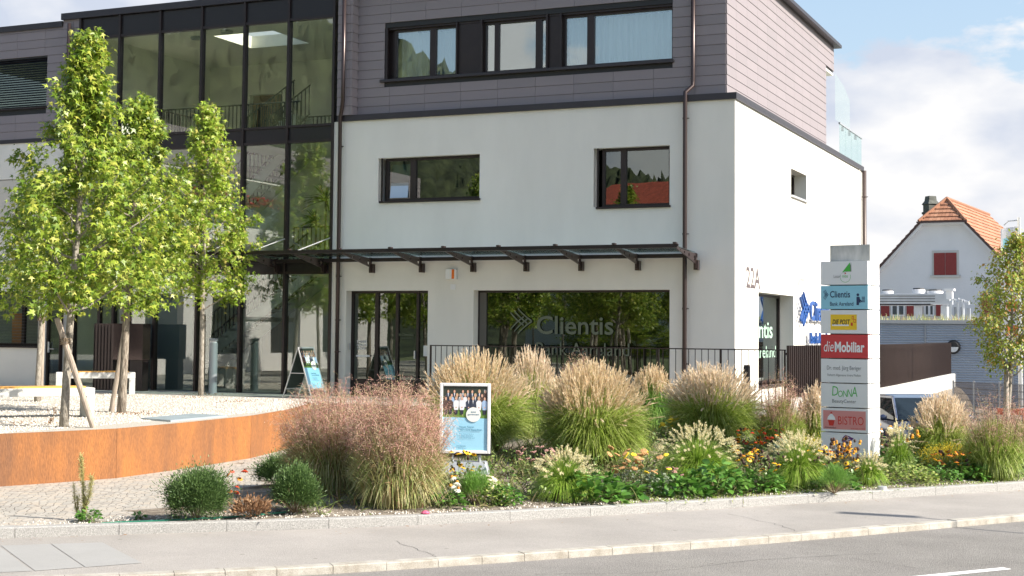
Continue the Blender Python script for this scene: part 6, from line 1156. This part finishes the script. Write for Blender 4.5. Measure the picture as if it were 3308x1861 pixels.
# local: -y is the front; length 4.1, width 1.72
st = [(-2.02, .70, .35, .55), (-1.9, .80, .28, .72), (-1.2, .86, .25, .92), (-.95, .86, .25, .98), (.0, .87, .25, .98), (1.2, .87, .25, 1.0), (1.8, .82, .28, .98), (2.0, .74, .35, .80)]
b = MB(); V = []
for y, w_, z0, z1 in st: V += [(-w_*.9, y, z0), (-w_, y, z0+.15), (-w_, y, (z0+z1)/2+.1), (-w_*.93, y, z1-.05), (-w_*.75, y, z1), (0, y, z1+.025), (w_*.75, y, z1), (w_*.93, y, z1-.05), (w_, y, (z0+z1)/2+.1), (w_, y, z0+.15), (w_*.9, y, z0)]
k = 11; m = len(st); b.add(V, [(i*k+j, i*k+(j+1) % k, (i+1)*k+(j+1) % k, (i+1)*k+j) for i in range(m-1) for j in range(k)]+[tuple(range(k)), tuple(range((m-1)*k, m*k))[::-1]]); body = b.build('body', M_car, CR, smooth=True)
gh = [(-1.0, .72, .97, 0), (-.25, .60, 1.44, 1), (.9, .60, 1.48, 1), (1.55, .66, 1.30, 1), (1.9, .70, .98, 0)]
b = MB(); b.add([(s*.60, y, z) for y, z in ((-.28, 1.44), (.3, 1.49), (.9, 1.48), (1.5, 1.38)) for s in (-1, 1)]+[(s*.60, y, z-.05) for y, z in ((-.28, 1.44), (.3, 1.49), (.9, 1.48), (1.5, 1.38)) for s in (-1, 1)], [(0, 1, 3, 2), (2, 3, 5, 4), (4, 5, 7, 6), (8, 10, 11, 9), (10, 12, 13, 11), (12, 14, 15, 13), (0, 8, 9, 1), (6, 7, 15, 14), (0, 2, 10, 8), (2, 4, 12, 10), (4, 6, 14, 12), (1, 9, 11, 3), (3, 11, 13, 5), (5, 13, 15, 7)]); b.build('roof', M_car, CR, smooth=False)
M_cwin = mat('car_glass', (.012, .018, .022), .06, spec=.45)
b = MB(); b.add([(-.70, -1.02, .98), (.70, -1.02, .98), (.58, -.30, 1.43), (-.58, -.30, 1.43), (-.35, -1.06, .99), (.35, -1.06, .99)], [(0, 4, 5, 1, 2, 3)]); b.build('windscreen', M_cwin, CR)
for s in (-1, 1):
    b = MB(); b.add([(s*.79, -.90, .98), (s*.80, 1.6, 1.0), (s*.63, 1.35, 1.40), (s*.61, -.22, 1.42)], [(0, 1, 2, 3)]); b.build('side_window', M_cwin, CR)
    b = MB(); b.tube([(s*.75, -1.02, .97), (s*.60, -.28, 1.45)], .03, 6); b.tube([(s*.60, -.28, 1.45), (s*.62, 1.4, 1.42), (s*.76, 1.85, .98)], .035, 6); b.build('pillar', M_car, CR)
    b = MB(); b.lathe([(.02, -.06), (.09, -.04), (.09, .04), (.02, .07)], 10, (s*.98, -.75, 1.02), sx=1, sy=.6); b.build('wing_mirror', M_car, CR, smooth=True)
    b = MB(); b.box(s*.42, s*.74, -2.03, -1.9, .58, .72); bevel(b.build('headlight', mat('headlight_lens', (.7, .72, .75), .1), CR), .03)
    for y in (-1.3, 1.3):
        b = MB(); b.lathe([(.31, -.1), (.33, -.06), (.33, .06), (.31, .1)], 20); V = b.v[0]; b.v[0] = np.c_[V[:, 2]+s*.80, V[:, 1]*1.0+y, V[:, 0]+.33]; o = b.build('wheel', M_tyre, CR); b = MB(); b.lathe([(.19, -.105), (.19, .105)], 14); V = b.v[0]; b.v[0] = np.c_[V[:, 2]+s*.80, V[:, 1]+y, V[:, 0]+.33]; b.build('rim', M_alu, o)
b = MB(); b.add([(-.68, 1.92, .99), (.68, 1.92, .99), (.58, 1.50, 1.38), (-.58, 1.50, 1.38)], [(3, 2, 1, 0)]); b.build('rear_window', M_cwin, CR)
mf = thing('mesh_fence', 'grey wire mesh fence at the right before the corrugated building', 'fence', (0, 0, 0)); dep = 44
Pf = [atd(2398, 961, 50), atd(2450, 963, 46), atd(2515, 966, 42), atd(2590, 969, 38)]
b = MB(); pb = MB()
for a, c in zip(Pf, Pf[1:]):
    a = a.copy(); c = c.copy(); n = int(np.linalg.norm((c-a)[:2])/.16); hgt = 1.55
    for i in range(n+1): q = a+(c-a)*i/n; b.tube([q, q-np.array([0, 0, hgt])], .009, 4, cap=False)
    for k in range(9): z = np.array([0, 0, -.19*k]); b.tube([a+z, c+z], .010, 4, cap=False)
    pb.box(a[0]-.03, a[0]+.03, a[1]-.03, a[1]+.03, a[2]-2.0, a[2]+.05)
b.build('wire_mesh', M_flash, mf); pb.build('post', M_grey, mf) if False else None
for q in Pf[:-1]: b = MB(); b.box(q[0]-.03, q[0]+.03, q[1]-.03, q[1]+.03, q[2]-2.0, q[2]+.06); b.build('post', M_grey, mf)
fb = atd(2568, 1000, 42); ftop = float(atd(2568, 545, 42)[2]); FP = thing('flagpole', 'silver flagpole at the right edge with a hoisted banner arm', 'flagpole', (fb[0], fb[1], -1.2)); b = MB(); b.tube([(0, 0, 0), (0, 0, ftop+1.2)], [.07, .05], 12); b.build('pole', M_alu, FP); b = MB(); b.tube([(0, 0, ftop+1.12), (-.3, 0, ftop+1.10), (-.42, 0, ftop+.98)], .018, 6); b.build('arm', M_alu, FP)
fl = thing('banner', 'tall white banner with blue square and orange patches behind the slim tree', 'banner', (fb[0], fb[1], -1.2)); zb0 = float(atd(2568, 905, 42)[2])+1.2; z1_ = ftop+.95; b = MB(); n = 14; m2 = 40; V = [(-.06-.46*i/(n-1)*1.0, .05*sin(i*.7+j*.15), zb0+(z1_-zb0)*j/(m2-1)+(-.08*i/(n-1) if j > m2/2 else 0)) for j in range(m2) for i in range(n)]; b.add(V, [(j*n+i, j*n+i+1, (j+1)*n+i+1, (j+1)*n+i) for j in range(m2-1) for i in range(n-1)]); b.build('cloth', mat('white_banner_cloth', (.72, .73, .76), .8, trans=.3), fl, smooth=True)
b = MB(); 
def patch(mb, i0, i1, j0, j1, off): k0 = len(V); mb.add([(V[j*n+i][0], V[j*n+i][1]-off, V[j*n+i][2]) for j in range(j0, j1+1) for i in range(i0, i1+1)], [(j*(i1-i0+1)+i, j*(i1-i0+1)+i+1, (j+1)*(i1-i0+1)+i+1, (j+1)*(i1-i0+1)+i) for j in range(j1-j0) for i in range(i1-i0)])
patch(b, 3, 11, 33, 36, .012); b.build('blue_square', mat('banner_blue', (.28, .58, .68), .7), fl)
for j in (7, 14, 22): b = MB(); patch(b, 0, 9, j, j+3, .012); b.build('orange_patch', mat('banner_orange', (.72, .20, .05), .7), fl)
p = atd(2550, 1020, 36); t = thing('barrier', 'small red trestle barrier by the mesh fence at the right edge', 'barrier', (p[0], p[1], -1.15)); 
for s in (-1, 1): b = MB(); b.tube([(s*.3, -.25, 0), (s*.22, 0, 1.0), (s*.3, .25, 0)], .03, 6); b.build('leg', mat('traffic_red', (.65, .08, .03), .5), t)
b = MB(); b.box(-.4, .4, -.03, .03, .85, 1.0); b.build('board', mat('traffic_red2', (.65, .08, .03), .5), t)
# potted palms inside the stairwell
for (xd, yd, ln_, lb) in ((820, 505, .75, 'potted palm on the first floor behind the glass, right end'), (795, 560, .6, 'spiky green plant below the palm behind the glass')):
    q = onY(xd, yd, .9); t = thing('potted_palm', lb, 'plant', (min(q[0], -10.7), .9, 3.38)); hh = float(q[2])-3.38; b = MB(); b.tube([(0, 0, .3), (0, 0, hh)], .03, 6); b.build('stem', M_stem_b, t); b = MB(); d, th = cone_dirs(60, 1.7, .8); d[:, 0] = -np.abs(d[:, 0]); ribbons(b, np.tile([0, 0, hh], (60, 1)), d, ln_, .03, .35, 5, base=.9); b.build('leaves', M_shrub, t); b = MB(); b.lathe([(.14, 0), (.18, .3), (.16, .3)], 14); b.build('pot', M_grey, t)

b = MB(); n = 420; i_ = rng.integers(24, len(K1s)-40, n); P = K1s[i_]-K1n[i_]*(rng.random(n)**2*.5+.02)[:, None]+rng.normal(0, .1, (n, 2)); ok = np.array([(p-K1s[i]) @ K1n[i] < -.02 for p, i in zip(P, i_)]); P = P[ok]; n = len(P)
ribbons(b, np.c_[P, np.full(n, -.845)], unit_(np.c_[rng.normal(size=(n, 2)), rng.random(n)*.2]), rng.uniform(.015, .05, n), .012, .02, 2); tag(b.build('gutter_leaves', M_deadleaf), 'bits of dry leaf and grit along the pavement edge', 'leaf litter', kind='stuff')

b = MB(); P = inbed(3600, .5, 7.5, -.9, 9.2); n = len(P); k = 7; pos = np.repeat(P, k, 0)+rng.normal(0, .11, (n*k, 3))*np.array([1, 1, 0])+np.c_[np.zeros((n*k, 2)), rng.random(n*k)**1.4*.38]; d = unit_(rng.normal(size=(n*k, 3))*np.array([1, 1, .5])+np.array([0, 0, .25])); scatter(b, LEAFT_V*np.array([.8, 1, 1]), LEAFT_F, pos, frame_rot(d, unit_(rng.normal(0, .5, (n*k, 3))+np.array([0, 0, 1.]))), rng.uniform(.03, .085, n*k))
tag(b.build('leafy_cover', mat('bed_leaf', island=[(.06, .13, .02), (.10, .19, .03), (.16, .26, .05), (.24, .32, .08), (.09, .15, .03), (.20, .20, .08)], rough=.5, trans=.3)), 'low green leaves filling the bed between the grasses', 'undergrowth', kind='stuff')

# hairline cracks and a repair seam in the asphalt
def crack(pts, z, wd):
    mb = MB(); pts = np.array(pts, float); Q = [pts[0]]
    for a, c in zip(pts, pts[1:]):
        for k in range(1, 9): Q.append(a+(c-a)*k/8+rng.normal(0, .02, 2))
    Q = np.array(Q); T = np.gradient(Q, axis=0); T /= np.linalg.norm(T, axis=1)[:, None]; Nn = np.c_[-T[:, 1], T[:, 0]]*wd*rng.uniform(.4, 1.2, (len(Q), 1)); strip(mb, z3(Q-Nn, z), z3(Q+Nn, z)); return mb
M_crack = mat('asphalt_crack', (.10, .095, .09), .95)
for pts, z, wd in ((((2.6, -17.6), (3.6, -17.0), (4.4, -15.6), (5.6, -14.4)), -.927, .006), (((5.4, -14.9), (6.2, -15.3), (7.4, -14.2)), -.927, .005), (((.4, -16.6), (1.2, -17.3), (1.5, -17.6)), -.847, .004), (((3.2, -12.2), (4.0, -12.9), (4.6, -13.7)), -.847, .004)):
    struct(crack(pts, z, wd).build('asphalt_crack', M_crack))
